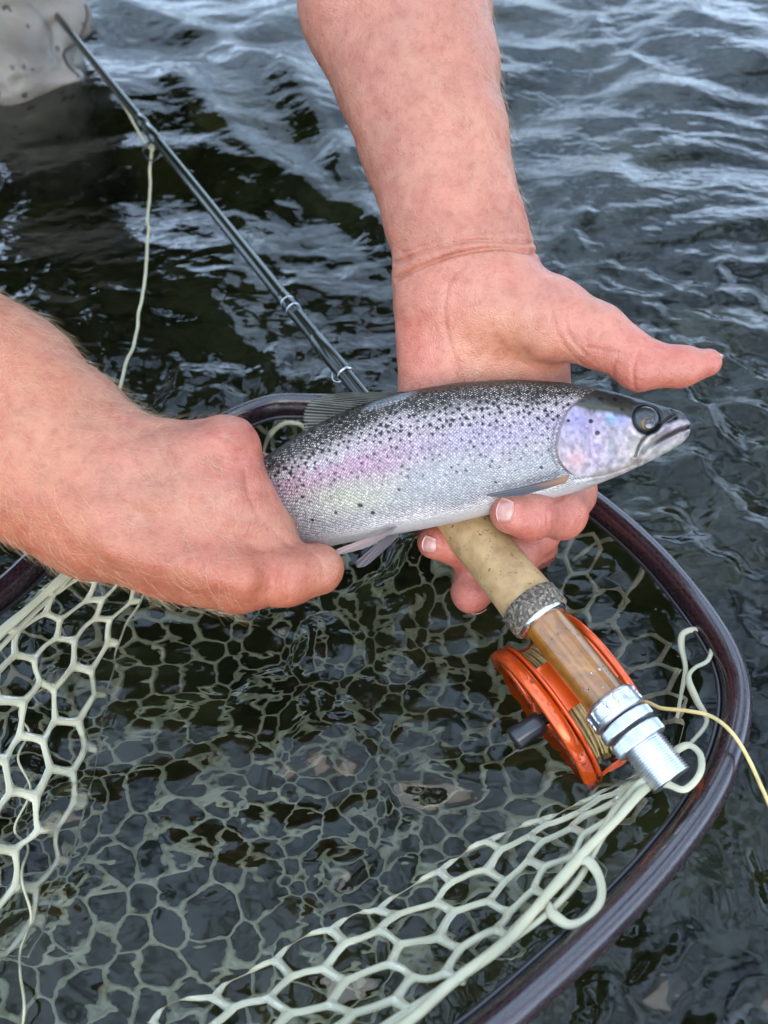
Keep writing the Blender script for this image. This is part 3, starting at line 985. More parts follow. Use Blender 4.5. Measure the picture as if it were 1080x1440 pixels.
gill = catmull([(836, 549), (808, 566), (788, 584), (776, 608), (772, 634), (779, 655), (797, 669), (825, 672)], 8)
def inside_head(X, Y):
    gx = np.interp(Y, gill[:, 1], gill[:, 0])
    return X - gx
gd = inside_head(fx, fy)
head = sstep(-2, 2, gd) * (fy < 676) + sstep(800, 830, fx) * (fy >= 676)
# relief of the head (both sides alike): gill cover, cheek plates, jaw bone, mouth
rel = np.zeros(len(fx))
gcover = np.exp(-np.clip(gd, 0, 99) / 14) * (gd > -0.5) * sstep(545, 570, fy) * sstep(676, 660, fy)
rel += 1.3 * gcover
rel -= 0.9 * np.exp(-((gd + 4) / 4) ** 2) * sstep(552, 570, fy) * sstep(680, 660, fy)
def line(poly, w):
    return np.exp(-(seg_dist(fx, fy, [tuple(p) for p in catmull(poly, 6)]) / w) ** 2)
preop = line([(822, 583), (819, 605), (818, 622), (822, 642), (834, 660)], 2.0)
rel -= 0.55 * preop
maxil = line([(946, 592), (925, 604), (906, 618), (893, 632), (888, 643)], 6.5)
rel += 1.5 * maxil
maxil_edge = line([(940, 586), (918, 600), (902, 613), (890, 628), (885, 644)], 1.6)
rel -= 1.6 * maxil_edge
mouth = line([(968, 601), (950, 606), (935, 613), (915, 624), (900, 636)], 2.6)
rel -= 3.4 * mouth * sstep(895, 935, fx)
jawline = line([(958, 622), (920, 648), (870, 668), (820, 680)], 1.8)
rel -= 0.5 * jawline
gular = line([(800, 676), (850, 668), (900, 650)], 2.0)
rel -= 0.5 * gular
eyed = np.hypot(fx - 901, (fy - 592) / 1.0)
rel += 0.5 * np.exp(-((eyed - 24) / 4) ** 2) - 1.5 * sstep(22, 18, eyed)
rel -= 0.7 * np.exp(-(np.hypot(fx - 940, fy - 579) / 3) ** 2)
fmm = np.stack([fx, fy], 1)
rel += 0.35 * head * fbm(fmm, 0.05, 3, 7)
rel += (1 - head) * 0.4 * fbm(fmm, 0.02, 2, 9)
FV = np.array(P(0, 0, 0))[None] + 0
FV = CAM + FD * FWD + ((fx - CXP) / FPX * FD)[:, None] * RIGHT + ((CYP - fy) / FPX * FD)[:, None] * UP
sgn = np.where(fnear, -1.0, 1.0)
FV = FV + (fwo / FPX * FD)[:, None] * FWD + (sgn * rel * 0.001 * np.abs(np.sin(TH.ravel())) ** 0.5)[:, None] * FWD

# colouring: dark back, silver flank with a lilac stripe, white belly, black spots
dark, silver, lilac, white = np.array([0.036, 0.031, 0.018]), np.array([0.48, 0.47, 0.475]), np.array([0.53, 0.30, 0.43]), np.array([0.72, 0.71, 0.70])
wob = 0.04 * fbm(fmm, 0.02, 3, 3)
t_ = ftt + wob
FC = np.tile(silver, (len(fx), 1))
FC = lerp(FC, [0.56, 0.50, 0.50], np.exp(-((t_ - 0.27) / 0.10) ** 2) * 0.8)
band = np.exp(-((t_ - 0.44 - 0.03 * (600 - fx) / 200) / 0.13) ** 2)
FC = lerp(FC, lilac, band * (0.25 + 0.65 * sstep(640, 470, fx)))
FC = lerp(FC, [0.46, 0.42, 0.57], band * 0.55 * sstep(540, 680, fx))
FC = lerp(FC, [0.50, 0.52, 0.38], np.exp(-(np.hypot((fx - 490) / 75, (fy - 700) / 26)) ** 2) * 0.75)
FC = lerp(FC, [0.38, 0.42, 0.44], np.exp(-((t_ - 0.72) / 0.11) ** 2) * 0.6 * sstep(520, 600, fx))
FC = lerp(FC, white, sstep(0.80, 0.93, t_))
back = sstep(0.30 + 0.05 * sstep(560, 420, fx), 0.05, t_)
FC = lerp(FC, dark, sstep(0.0, 0.75, back) * 0.97)
scale_patch = sstep(0.35, 0.75, fbm(fmm, 0.10, 2, 13) + 0.35) * np.exp(-((t_ - 0.36) / 0.06) ** 2) * sstep(520, 470, fx)
FC = lerp(FC, [0.60, 0.60, 0.58], scale_patch * 0.6)
# spots
rng = np.random.default_rng(12)
mask = np.zeros(len(fx))
order = np.argsort(fx, kind='stable'); fxs = fx[order]
def stamp(cx, cy, rx, ry, ang, val):
    a, b = np.searchsorted(fxs, [cx - rx * 2.5 - ry, cx + rx * 2.5 + ry])
    I = order[a:b]
    dx, dy = fx[I] - cx, fy[I] - cy
    u = dx * math.cos(ang) + dy * math.sin(ang); w = -dx * math.sin(ang) + dy * math.cos(ang)
    m = sstep(1.35, 0.75, np.hypot(u / rx, w / ry)) * val * fnear[I]
    mask[I] = np.maximum(mask[I], m)
placed = []
tries = 0
while len(placed) < 430 and tries < 6000:
    tries += 1
    X0 = rng.uniform(372, 800); T0 = rng.beta(1.1, 2.6) * 0.72
    if X0 > 640 and T0 < 0.12: continue
    if T0 > 0.30 and rng.random() < (0.35 if X0 > 560 else 0.55): continue
    Y0 = np.interp(X0, sx, ty) + T0 * np.interp(X0, sx, by - ty)
    if any(math.hypot(X0 - a, (Y0 - b) * 1.1) < 7.5 for a, b in placed): continue
    if inside_head(np.array([X0]), np.array([Y0]))[0] > -6: continue
    placed.append((X0, Y0))
    big = rng.uniform(0.55, 1.15) * (1.0 if T0 < 0.34 else 0.72)
    val = 1.0 if T0 < 0.36 else rng.uniform(0.55, 0.95)
    a0 = rng.uniform(0, math.pi)
    big *= 1.12
    stamp(X0, Y0, 3.4 * big, 1.5 * big, a0, val)
    stamp(X0 + rng.uniform(-1, 1), Y0 + rng.uniform(-1, 1), 2.9 * big, 1.3 * big, a0 + rng.uniform(0.9, 2.0), val)
for X0, Y0, r in [(508, 711, 3.6), (525, 721, 3.0), (475, 721, 2.6), (443, 731, 2.4), (560, 690, 2.2), (430, 700, 2.4), (690, 680, 2.2), (752, 660, 2.6)]:
    stamp(X0, Y0, r, r * 0.75, 0.4, 1)
film_sheen = sstep(1.0, 0.6, np.hypot((fx - 548) * 0.945 - (fy - 567) * 0.327, ((fx - 548) * 0.327 + (fy - 567) * 0.945) * 5.2) / 46) * fnear  # pale blue sheen off a wet film by the dorsal fin, painted into the colour
mask = mask * (1 - film_sheen)
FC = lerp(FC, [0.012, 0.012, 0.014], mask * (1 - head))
FC = lerp(FC, [0.34, 0.40, 0.45], film_sheen * 0.6)
# head
HC = np.tile([0.50, 0.44, 0.50], (len(fx), 1))
HC = lerp(HC, [0.42, 0.38, 0.70], np.exp(-(np.hypot((fx - 802) / 22, (fy - 600) / 22)) ** 2) * 0.8)
HC = lerp(HC, [0.36, 0.40, 0.74], np.exp(-(np.hypot((fx - 856) / 18, (fy - 592) / 11)) ** 2) * 0.9)
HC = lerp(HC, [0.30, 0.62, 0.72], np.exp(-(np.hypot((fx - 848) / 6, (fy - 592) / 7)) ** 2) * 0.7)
HC = lerp(HC, [0.48, 0.40, 0.62], np.exp(-(np.hypot((fx - 828) / 12, (fy - 630) / 26)) ** 2) * 0.7)
HC = lerp(HC, [0.50, 0.27, 0.28], np.exp(-(np.hypot((fx - 799) / 17, (fy - 650) / 13)) ** 2) * 0.7)
HC = lerp(HC, [0.36, 0.35, 0.38], np.exp(-(np.hypot((fx - 853) / 12, (fy - 632) / 16)) ** 2) * 0.8)
HC = lerp(HC, [0.46, 0.44, 0.40], sstep(862, 885, fx) * sstep(605, 620, fy))
HC = lerp(HC, white, sstep(-10, 12, fy - np.interp(fx, [770, 830, 880, 930, 967], [672, 668, 655, 632, 612])))
HC = lerp(HC, [0.52, 0.43, 0.36], line([(830, 668), (870, 660), (905, 645)], 5) * 0.6)
HC = HC * (1 + 0.28 * fbm(fmm, 0.16, 3, 19) * sstep(690, 660, fy))[:, None]
crown = np.interp(fx, [780, 820, 870, 890, 925, 945, 967], [572, 581, 585, 594, 600, 594, 588])
HC = lerp(HC, [0.045, 0.050, 0.046], sstep(5, -3, fy - crown + 3 * noise(fmm, 0.09, 23)))
HC = lerp(HC, [0.11, 0.11, 0.05], np.exp(-((fy - crown + 5) / 4) ** 2) * 0.55 * sstep(890, 870, fx))
HC = lerp(HC, [0.020, 0.014, 0.010], sstep(10, 3, fy - np.interp(fx, sx, ty)) * 0.9)
HC = lerp(HC, [0.09, 0.07, 0.08], mouth * sstep(898, 920, fx) * 0.95)
HC = lerp(HC, [0.30, 0.26, 0.28], line([(962, 611), (940, 618), (918, 630)], 4) * 0.8)
HC = lerp(HC, [0.10, 0.08, 0.08], maxil_edge * 0.85)
HC = lerp(HC, [0.35, 0.28, 0.40], preop * 0.5)
for X0, Y0, rx, ry in [(820, 597, 3.4, 3.0), (829, 613, 3.6, 3.2), (808, 569, 6, 2.6), (836, 565, 4, 2.4), (857, 565, 3.4, 2.4), (942, 591, 3, 2.8), (929, 580, 3, 2.6), (788, 597, 2.6, 2.2), (865, 580, 3, 2)]:
    HC = lerp(HC, [0.016, 0.016, 0.02], sstep(1.25, 0.8, np.hypot((fx - X0) / rx, (fy - Y0) / ry)))
HC = lerp(HC, [0.10, 0.06, 0.045], np.exp(-((gd - 0.5) / 1.6) ** 2) * sstep(556, 575, fy) * sstep(672, 662, fy) * 0.85)
HC = lerp(HC, [0.03, 0.032, 0.034], sstep(24.5, 21, eyed))
HC = HC * 0.80
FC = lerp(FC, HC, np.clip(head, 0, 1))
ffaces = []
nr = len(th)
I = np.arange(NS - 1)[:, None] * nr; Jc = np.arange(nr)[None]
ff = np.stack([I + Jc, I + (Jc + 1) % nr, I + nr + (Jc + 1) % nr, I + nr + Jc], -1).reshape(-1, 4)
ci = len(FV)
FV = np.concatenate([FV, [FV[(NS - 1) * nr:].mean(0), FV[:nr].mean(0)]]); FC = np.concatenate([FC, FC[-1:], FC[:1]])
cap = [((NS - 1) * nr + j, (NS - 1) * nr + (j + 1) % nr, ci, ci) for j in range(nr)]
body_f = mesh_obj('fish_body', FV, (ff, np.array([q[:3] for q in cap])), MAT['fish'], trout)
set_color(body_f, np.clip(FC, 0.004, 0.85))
ext = lambda A: np.concatenate([A, [A[-1], A[0]]])
set_float(body_f, ext((1 - np.clip(head, 0, 1)) * sstep(1.0, 0.86, ftt)), 'scale_mask')
set_float(body_f, ext((1 - np.clip(head, 0, 1)) * sstep(0.02, 0.5, back) * (1 - mask) * sstep(0.02, 0.10, ftt)), 'back_mask')
set_vec(body_f, ext(np.stack([fx * MM + 0.35 * noise(fmm, 0.05, 5), TH.ravel() * np.repeat(hh, len(th)) * MM * 0.9, 0 * fx], 1)), 'body_mm')

# eye: dark dome with a gold ring and black pupil, seated in the socket
def dome(name, cx, cy, rx, ry, height, dep, mat, parent, ring=None):
    V, F = [], []
    nu, nv_ = 10, 28
    r0 = 0.0 if ring is None else ring
    for i in range(nu):
        q = r0 + (1 - r0) * i / (nu - 1)
        for j in range(nv_):
            a = 2 * math.pi * j / nv_
            base = P(cx + rx * q * math.cos(a), cy + ry * q * math.sin(a), FD)
            V.append(base + FWD * (dep - height * math.sqrt(max(0, 1 - q * q))))
    for i in range(nu - 1):
        for j in range(nv_):
            j2 = (j + 1) % nv_
            F.append((i * nv_ + j, i * nv_ + j2, (i + 1) * nv_ + j2, (i + 1) * nv_ + j))
    return mesh_obj(name, V, F, mat, parent)
iw = np.argmin(np.hypot(fx - 901, fy - 592) + 99 * (~fnear))
eye_dep = float((FV[iw] - P(901, 592, FD)) @ FWD)
eye = dome('eye', 901, 592, 20.5, 19.0, 0.0040, eye_dep + 0.0012, MAT['eye_grey'], trout)
dome('iris', 902, 598.5, 10.0, 9.2, 0.0010, eye_dep - 0.0023, MAT['eye_gold'], eye)
dome('pupil', 903.2, 599.2, 8.8, 8.0, 0.0010, eye_dep - 0.0027, MAT['eye_dark'], eye)

def fin(name, base, tips, dep0, dep1, tint_fn, rays=18, parent=trout, alpha_fn=None):
    """membrane stretched between a base line and a tip line, with raised rays"""
    B, T = catmull(base, 10), catmull(tips, 10)
    n = rays * 4 + 1
    def resample(C):
        s = np.concatenate([[0], np.cumsum(np.linalg.norm(np.diff(C, axis=0), axis=1))])
        q = np.linspace(0, s[-1], n)
        return np.stack([np.interp(q, s, C[:, k]) for k in range(2)], 1)
    B, T = resample(B), resample(T)
    m = 16
    V, C, A = [], [], []
    for lay in (-1, 1):
        for i in range(n):
            rayh = 0.5 + 0.5 * math.cos(2 * math.pi * i / 4)
            for j in range(m):
                u = j / (m - 1)
                q = B[i] * (1 - u) + T[i] * u
                dep = dep0 * (1 - u) + dep1 * u + 0.0012 * math.sin(3.0 * i / n + 2 * u) * u
                thick = 0.00022 + 0.00040 * rayh * (1 - 0.6 * u)
                V.append(P(q[0], q[1], dep) + FWD * lay * thick)
                C.append(tint_fn(i / (n - 1), u, rayh, q)); A.append(1.0 if alpha_fn is None else alpha_fn(i / (n - 1), u, rayh))
    F = []
    q = n * m
    for i in range(n - 1):
        for j in range(m - 1):
            a = i * m + j
            F.append((a, a + 1, a + m + 1, a + m)); F.append((q + a, q + a + m, q + a + m + 1, q + a + 1))
    for i in range(n - 1):
        a = i * m + m - 1; F.append((a, q + a, q + a + m, a + m))
        a = i * m; F.append((a, a + m, q + a + m, q + a))
    o = mesh_obj(name, V, F, MAT['fin'], parent)
    set_color(o, np.array(C)); set_float(o, A, 'opacity')
    return o

def dorsal_tint(s, u, r, q):
    spot = noise(np.array([[q[0] * 0.5, q[1]]]), 0.16, 29)[0]
    c = lerp([0.010, 0.010, 0.008], [0.11, 0.11, 0.09], r * (0.35 + 0.65 * u))
    c = c * (0.25 if spot > 0.12 and r < 0.9 else 1.0)
    return c
fin('dorsal_fin', [(440, 606), (475, 589), (515, 573), (555, 560), (592, 551)], [(430, 610), (427, 596), (428, 580), (434, 567), (450, 558), (480, 552)], FD - 0.006, FD - 0.008, dorsal_tint, 20,
    alpha_fn=lambda s, u, r: 0.72 + 0.28 * max(r, 1 - u))
fin('pelvic_fin', [(540, 748), (550, 744), (558, 740)], [(474, 772), (471, 777), (476, 780), (520, 768), (555, 746)], FD - 0.010, FD - 0.016,
    lambda s, u, r, q: lerp([0.24, 0.16, 0.14], [0.46, 0.36, 0.32], r * (0.3 + 0.7 * s)), 9, alpha_fn=lambda s, u, r: 0.9)
fin('pelvic_fin', [(545, 752), (553, 750), (562, 746)], [(500, 790), (503, 798), (520, 792), (560, 755)], FD + 0.004, FD + 0.006,
    lambda s, u, r, q: lerp([0.06, 0.05, 0.06], [0.14, 0.12, 0.13], r), 9, alpha_fn=lambda s, u, r: 0.85)
fin('pectoral_fin', [(800, 668), (797, 676), (792, 680)], [(712, 690), (690, 694), (684, 697), (700, 699), (735, 697)], FD - 0.0185, FD - 0.0205,
    lambda s, u, r, q: lerp(lerp([0.05, 0.045, 0.05], [0.34, 0.17, 0.08], max(0, 1 - 2.2 * u)), [0.16, 0.15, 0.15], r * 0.35), 8, alpha_fn=lambda s, u, r: 0.9)
fin('pectoral_fin', [(770, 690), (785, 688), (800, 683)], [(788, 740), (802, 742), (812, 730), (814, 704)], FD + 0.012, FD + 0.022,
    lambda s, u, r, q: lerp([0.07, 0.065, 0.07], [0.2, 0.18, 0.18], r), 8, alpha_fn=lambda s, u, r: 0.8)
fin('anal_fin', [(392, 768), (410, 772), (430, 772)], [(350, 790), (360, 798), (380, 796), (410, 786)], FD, FD + 0.004,
    lambda s, u, r, q: lerp([0.2, 0.15, 0.13], [0.4, 0.33, 0.3], r), 8)
fin('tail_fin', [(262, 712), (258, 728), (262, 746)], [(195, 690), (205, 715), (207, 738), (196, 775)], FD, FD + 0.004,
    lambda s, u, r, q: lerp([0.06, 0.06, 0.05], [0.28, 0.27, 0.24], r), 14)

# ------------------------------------------------------------------ the fly rod with its reel
ROD_B, ROD_T = P(940, 1092, 0.319), P(108, 57, 0.74)
rd = unit(ROD_T - ROD_B); RODL = np.linalg.norm(ROD_T - ROD_B)
_t = np.linspace(0, RODL, 4000)
_, _ry, _ = proj(ROD_B + _t[:, None] * rd)
def rs(py):
    """distance along the rod axis seen at photograph row py"""
    return float(np.interp(-py, -_ry, _t))
rod = empty('fly_rod', ROD_B)
tag(rod, 'dark fly rod with cork grip, amber seat and orange reel, lying under the trout', 'fishing rod')
def rl(name, prof, mat, parent=rod, sides=56):
    v, f = lathe(ROD_B, rd, prof, sides); return mesh_obj(name, v, f, mat, parent)
s_thr, s_ring, s_hood, s_seat0, s_seat1, s_burl1, s_grip0 = rs(1092), rs(1046), rs(1012), rs(984), rs(872), rs(847), rs(846)
thr = []
q = s_thr - 0.002
while q < s_ring:
    thr += [(q, 0.0086), (q + 0.00045, 0.0094), (q + 0.0009, 0.0086)]; q += 0.0011
rl('seat_thread', [(s_thr - 0.002, 0.0)] + thr, MAT['silver'])
def ringprof(a, b, r, n=1):
    return [(a, r - 0.0025), (a + 0.0006, r - 0.0006), (a + 0.0012, r), (b - 0.0012, r), (b - 0.0006, r - 0.0006), (b, r - 0.0025)]
def knurled(name, a, b, r):
    v, f = lathe(ROD_B, rd, ringprof(a, b, r), 180)
    v = np.array(v); k = len(v) // 180
    for i in (2, 3):
        for j in range(0, 180, 2):
            c = ROD_B + rd * np.dot(v[i * 180 + j] - ROD_B, rd); v[i * 180 + j] = c + (v[i * 180 + j] - c) * 0.984
    return mesh_obj(name, v, f, MAT['silver'], rod, smooth=False)
h2 = 0.5 * (s_ring + s_hood)
knurled('locking_ring', s_ring - 0.001, h2 - 0.0004, 0.0120)
knurled('locking_ring', h2 + 0.0004, s_hood, 0.0124)
hood = rl('reel_hood', [(s_hood + 0.0004, 0.0100), (s_hood + 0.001, 0.0122), (s_hood + 0.002, 0.0126), (s_seat0 - 0.002, 0.0122), (s_seat0 - 0.0008, 0.0118), (s_seat0, 0.0106), (s_seat0 + 0.0003, 0.0092)], MAT['silver'])
seat = rl('seat_barrel', [(s_seat0 - 0.006, 0.0095), (s_seat0, 0.0096), (0.5 * (s_seat0 + s_seat1), 0.0101), (s_seat1, 0.0098), (s_seat1 + 0.004, 0.0096)], MAT['amber'])
rl('seat_collar', [(s_seat1 - 0.0018, 0.0098), (s_seat1 - 0.0016, 0.0118), (s_seat1 - 0.0006, 0.0126), (s_seat1 + 0.0004, 0.0126)], MAT['steel'])
rl('grip_ring', [(s_seat1 + 0.0002, 0.0105), (s_seat1 + 0.0003, 0.0136), (s_seat1 + 0.0012, 0.0146), (s_burl1 - 0.0004, 0.0147), (s_burl1, 0.0140)], MAT['burl'])
# cork grip with a swell for the palm
gl = 0.148
gp = []
for i in range(60):
    u = i / 59
    r = 0.0146 - 0.0022 * math.sin(min(1, u / 0.45) * math.pi) * 0.5 - 0.0012 * u + 0.0012 * math.sin(u * math.pi * 2.2 - 1.2) * (1 - u) * 0.6
    if u > 0.82: r *= 1 - 0.55 * ((u - 0.82) / 0.18) ** 1.5
    gp.append((s_burl1 - 0.0002 + u * gl, r))
rl('cork_grip', gp, MAT['cork'])
rl('winding_check', [(s_burl1 + gl - 0.001, 0.0066), (s_burl1 + gl + 0.003, 0.0062), (s_burl1 + gl + 0.003, 0.0046)], MAT['steel'])
g1 = s_burl1 + gl
rl('rod_blank', [(g1 - 0.01, 0.0048), (g1 + 0.02, 0.0047), (RODL * 0.75, 0.0040), (RODL + 0.02, 0.0034), (RODL + 0.9, 0.0020), (RODL + 0.9, 0.0)], MAT['blank'])
def wrap(py, w=0.006, r=0.0052, mat='blank'):
    s = rs(py); return rl('thread_wrap', [(s - w, r - 0.0009), (s - w * 0.8, r), (s + w * 0.8, r), (s + w, r - 0.0009)], MAT[mat])
def bright(py, r):
    s = rs(py); return rl('wrap_band', [(s - 0.0007, r - 0.0006), (s - 0.0004, r), (s + 0.0004, r), (s + 0.0007, r - 0.0006)], MAT['silver'])
wrap(500, 0.020, 0.0052); bright(527, 0.0056); bright(436, 0.0052); bright(426, 0.0051); wrap(430, 0.012, 0.0050)
wrap(190, 0.014, 0.0047); wrap(172, 0.008, 0.0047)
# hook keeper and stripping guide on the lower side of the blank
AX_W = unit(FWD - rd * np.dot(FWD, rd))
perp_l = unit(np.cross(rd, AX_W))
if proj((ROD_B + perp_l * 0.1)[None])[0][0] > proj(ROD_B[None])[0][0]:
    perp_l = -perp_l                                            # to the lower left in the picture
kp = ROD_B + rd * rs(523)
v, f = sweep(catmull([kp + perp_l * 0.004 + rd * 0.006, kp + perp_l * 0.0075, kp + perp_l * 0.0062 - rd * 0.004, kp + perp_l * 0.003 - rd * 0.005], 6), 0.0005, 8)
mesh_obj('hook_keeper', v, f, MAT['steel'], rod)
gdp = ROD_B + rd * rs(190)
a = np.linspace(0, 2 * math.pi, 25)[:-1]
gdir = unit(AX_W * 0.8 + perp_l * 0.6)
gc = gdp + gdir * 0.013
ringp = gc + 0.0075 * (np.cos(a)[:, None] * gdir + np.sin(a)[:, None] * np.cross(rd, gdir))
parts = [sweep(ringp, 0.0008, 8, closed=True, ref=rd)]
for s in (-1, 1):
    parts.append(sweep(np.array([gdp + rd * s * 0.014 + gdir * 0.0045, gdp + rd * s * 0.004 + gdir * 0.008, gc + 0.0075 * np.cross(rd, gdir) * s]), 0.0006, 6, ref=gdir))
v, f = join(parts); mesh_obj('line_guide', v, f, MAT['knob'], rod)

# reel: disc plane holds the rod axis, hanging down and a little to the lower left
hang = unit(AX_W * 0.985 + perp_l * 0.16)
axl = unit(np.cross(rd, hang))
if np.dot(axl, perp_l) < 0: axl = -axl                          # points to the handle side
s_mid = 0.5 * (s_seat0 + s_seat1) - 0.002
RR = 0.0405
RC = ROD_B + rd * s_mid + hang * (RR + 0.0125)
reel = empty('reel', RC); reel.parent = rod
def ring_solid(c, ax, r_out, r_in, w, sides=96, bev=0.0008):
    prof = [(-w / 2, r_in), (-w / 2, r_out - bev), (-w / 2 + bev, r_out), (w / 2 - bev, r_out), (w / 2, r_out - bev), (w / 2, r_in), (-w / 2, r_in)]
    return lathe(c, ax, prof, sides, rd)
HW = 0.0180
OUT = axl * 0.0008
v, f = ring_solid(RC + axl * (HW + 0.001) + OUT, axl, RR, RR - 0.0045, 0.0066); mesh_obj('spool_rim', v, f, MAT['orange'], reel)
v, f = ring_solid(RC - axl * HW + OUT, axl, RR, RR - 0.0045, 0.0040); mesh_obj('frame_rim', v, f, MAT['orange'], reel)
v, f = ring_solid(RC + axl * (HW - 0.0045) + OUT, axl, RR - 0.0006, RR - 0.005, 0.0022); mesh_obj('frame_rim', v, f, MAT['orange'], reel)
# spokes of the handle side, with openings between
parts = []
for kx in range(7):
    a0 = 2 * math.pi * kx / 7 + 0.25
    e1 = rd * math.cos(a0) + hang * math.sin(a0); e2 = rd * math.cos(a0 + 0.42) + hang * math.sin(a0 + 0.42)
    c0 = RC + axl * (HW + 0.001) + OUT
    parts.append(sweep(catmull([c0 + e1 * 0.009, c0 + unit(e1 + e2 * 0.4) * 0.022, c0 + e2 * (RR - 0.003)], 5), [0.0034] * 5 + [0.0027] * 5 + [0.0036], 8, ref=axl, flat=0.45))
for v, f in parts: mesh_obj('spoke', v, f, MAT['orange'], reel)
v, f = lathe(RC + OUT, axl, [(-HW, 0.0), (-HW, 0.012), (HW + 0.001, 0.012), (HW + 0.0035, 0.0095), (HW + 0.004, 0.0)], 40); mesh_obj('spool_hub', v, f, MAT['orange'], reel)
parts = []
for kx in range(6):
    a0 = 2 * math.pi * kx / 6 + 0.1
    e1 = rd * math.cos(a0) + hang * math.sin(a0); e2 = rd * math.cos(a0 + 0.35) + hang * math.sin(a0 + 0.35)
    c0 = RC - axl * HW + OUT
    parts.append(sweep(catmull([c0 + e1 * 0.008, c0 + unit(e1 + e2) * 0.022, c0 + e2 * (RR - 0.003)], 5), 0.003, 8, ref=axl, flat=0.45))
for v, f in parts: mesh_obj('spoke', v, f, MAT['orange'], reel)
# embossed windows round the hood
for kx in range(6):
    a0 = kx * math.pi / 3 + 0.35
    n1 = unit(hang - rd * np.dot(hang, rd)); n2 = np.cross(rd, n1)
    c0 = ROD_B + rd * (0.5 * (s_hood + s_seat0))
    pts = []
    for u, w_ in ((-1, -1), (-1, 0), (-1, 1), (0, 1.12), (1, 1), (1, 0), (1, -1), (0, -1.12)):
        e = n1 * math.cos(a0 + 0.30 * w_) + n2 * math.sin(a0 + 0.30 * w_)
        pts.append(c0 + rd * u * 0.0028 + e * 0.0124)
    v, f = sweep(catmull(pts, 4, closed=True), 0.0006, 8, closed=True, ref=rd); mesh_obj('hood_emboss', v, f, MAT['silver'], rod)
# cross bars of the frame and the broad plate that carries the foot
for ang, wd in ((-math.pi / 2, 0.62), (0.35, 0.10), (2.8, 0.10), (1.6, 0.10)):
    vv, F = [], []
    nseg = 12
    for lay in (RR - 0.0012, RR - 0.0034):
        for i in range(nseg + 1):
            a0 = ang + wd * (i / nseg - 0.5)
            e = rd * math.cos(a0) + hang * math.sin(a0)
            for s in (HW - 0.004, -HW + 0.001):
                vv.append(RC + OUT + e * lay + axl * s)
    q = (nseg + 1) * 2
    for i in range(nseg):
        a_ = i * 2
        F += [(a_, a_ + 1, a_ + 3, a_ + 2), (q + a_, q + a_ + 2, q + a_ + 3, q + a_ + 1), (a_, a_ + 2, q + a_ + 2, q + a_), (a_ + 1, q + a_ + 1, q + a_ + 3, a_ + 3)]
    F += [(0, q, q + 1, 1), (2 * nseg, 2 * nseg + 1, q + 2 * nseg + 1, q + 2 * nseg)]
    mesh_obj('frame_bar', vv, F, MAT['orange'], reel, smooth=False)
foot = ROD_B + rd * s_mid + hang * 0.0112
v, f = sweep(np.array([foot - rd * 0.030, foot - rd * 0.018, foot - rd * 0.006 + hang * 0.001, foot + rd * 0.006 + hang * 0.001, foot + rd * 0.020, foot + rd * 0.032]), [0.004, 0.0052, 0.006, 0.006, 0.0052, 0.004], 12, ref=hang, flat=0.35)
mesh_obj('reel_foot', v, f, MAT['orange'], reel)
# fly line wound on the spool: many turns, a little crossed
parts = []
rngl = np.random.default_rng(8)
for lay_r in (RR - 0.0120, RR - 0.0102, RR - 0.0086):
    turns = 17
    for q in range(turns):
        o_ = -HW + 0.003 + (2 * HW - 0.009) * (q + 0.5) / turns + rngl.normal(0, 0.0004)
        tilt = rngl.normal(0, 0.0016)
        a = np.linspace(0, 2 * math.pi, 49)[:-1]
        path = RC + OUT + (lay_r + 0.0003 * np.sin(3 * a + q))[:, None] * (np.cos(a)[:, None] * rd + np.sin(a)[:, None] * hang) + (o_ + tilt * np.cos(a + q))[:, None] * axl
        parts.append(sweep(path, 0.00062, 6, closed=True, ref=axl))
v, f = join(parts); mesh_obj('wound_line', v, f, MAT['yline'], reel)
# handle knob
ha = unit(rd * -0.10 - hang * 0.62 + rd * -0.15)
kb = RC + OUT + axl * (HW + 0.003) + unit(-hang * 0.62 - rd * 0.15) * 0.027
kb = kb + axl * 0.0
v, f = lathe(kb, axl, [(-0.002, 0.0), (-0.002, 0.0030), (0.002, 0.0030), (0.0025, 0.0048), (0.004, 0.0055), (0.011, 0.0050), (0.017, 0.0058), (0.0185, 0.0052), (0.019, 0.0)], 32)
mesh_obj('handle_knob', v, f, MAT['knob'], reel)

# water drops left on the rod and the reel
def drops(pts, parent):
    parts = []
    for p, nrm, r in pts:
        nrm = unit(nrm); t1 = unit(np.cross(nrm, [0.3, 0.5, 0.8])); t2 = np.cross(nrm, t1)
        V, F = [], []
        for i in range(6):
            q = i / 5 * math.pi / 2
            for j in range(12):
                a_ = j * math.pi / 6
                V.append(p + nrm * (r * 0.62 * math.cos(q) - r * 0.12) + (t1 * math.cos(a_) + t2 * math.sin(a_)) * r * max(math.sin(q), 1e-3))
        for i in range(5):
            for j in range(12):
                F.append((i * 12 + j, (i + 1) * 12 + j, (i + 1) * 12 + (j + 1) % 12, i * 12 + (j + 1) % 12))
        F.append(tuple(60 + j for j in range(12))[::-1])
        parts.append((np.array(V), F))
    v, f = join(parts)
    return tag(mesh_obj('water_drops', v, f, MAT['drop'], parent), kind='stuff')
rngd = np.random.default_rng(21)
dp = []
for py_ in (262, 296, 318, 352, 372, 402, 455, 470):
    q_ = unit(perp_l * 0.8 - AX_W * rngd.uniform(-0.2, 0.6))
    dp.append((ROD_B + rd * rs(py_) + q_ * 0.0042, q_, rngd.uniform(0.0009, 0.0016)))
for k_ in range(22):
    q_ = unit(-AX_W * 1.0 + perp_l * rngd.uniform(-1.2, 1.2))
    dp.append((ROD_B + rd * rngd.uniform(s_seat0 + 0.003, s_seat1 - 0.003) + q_ * 0.0099, q_, rngd.uniform(0.0003, 0.0007)))
drops(dp, rod)
dp = []
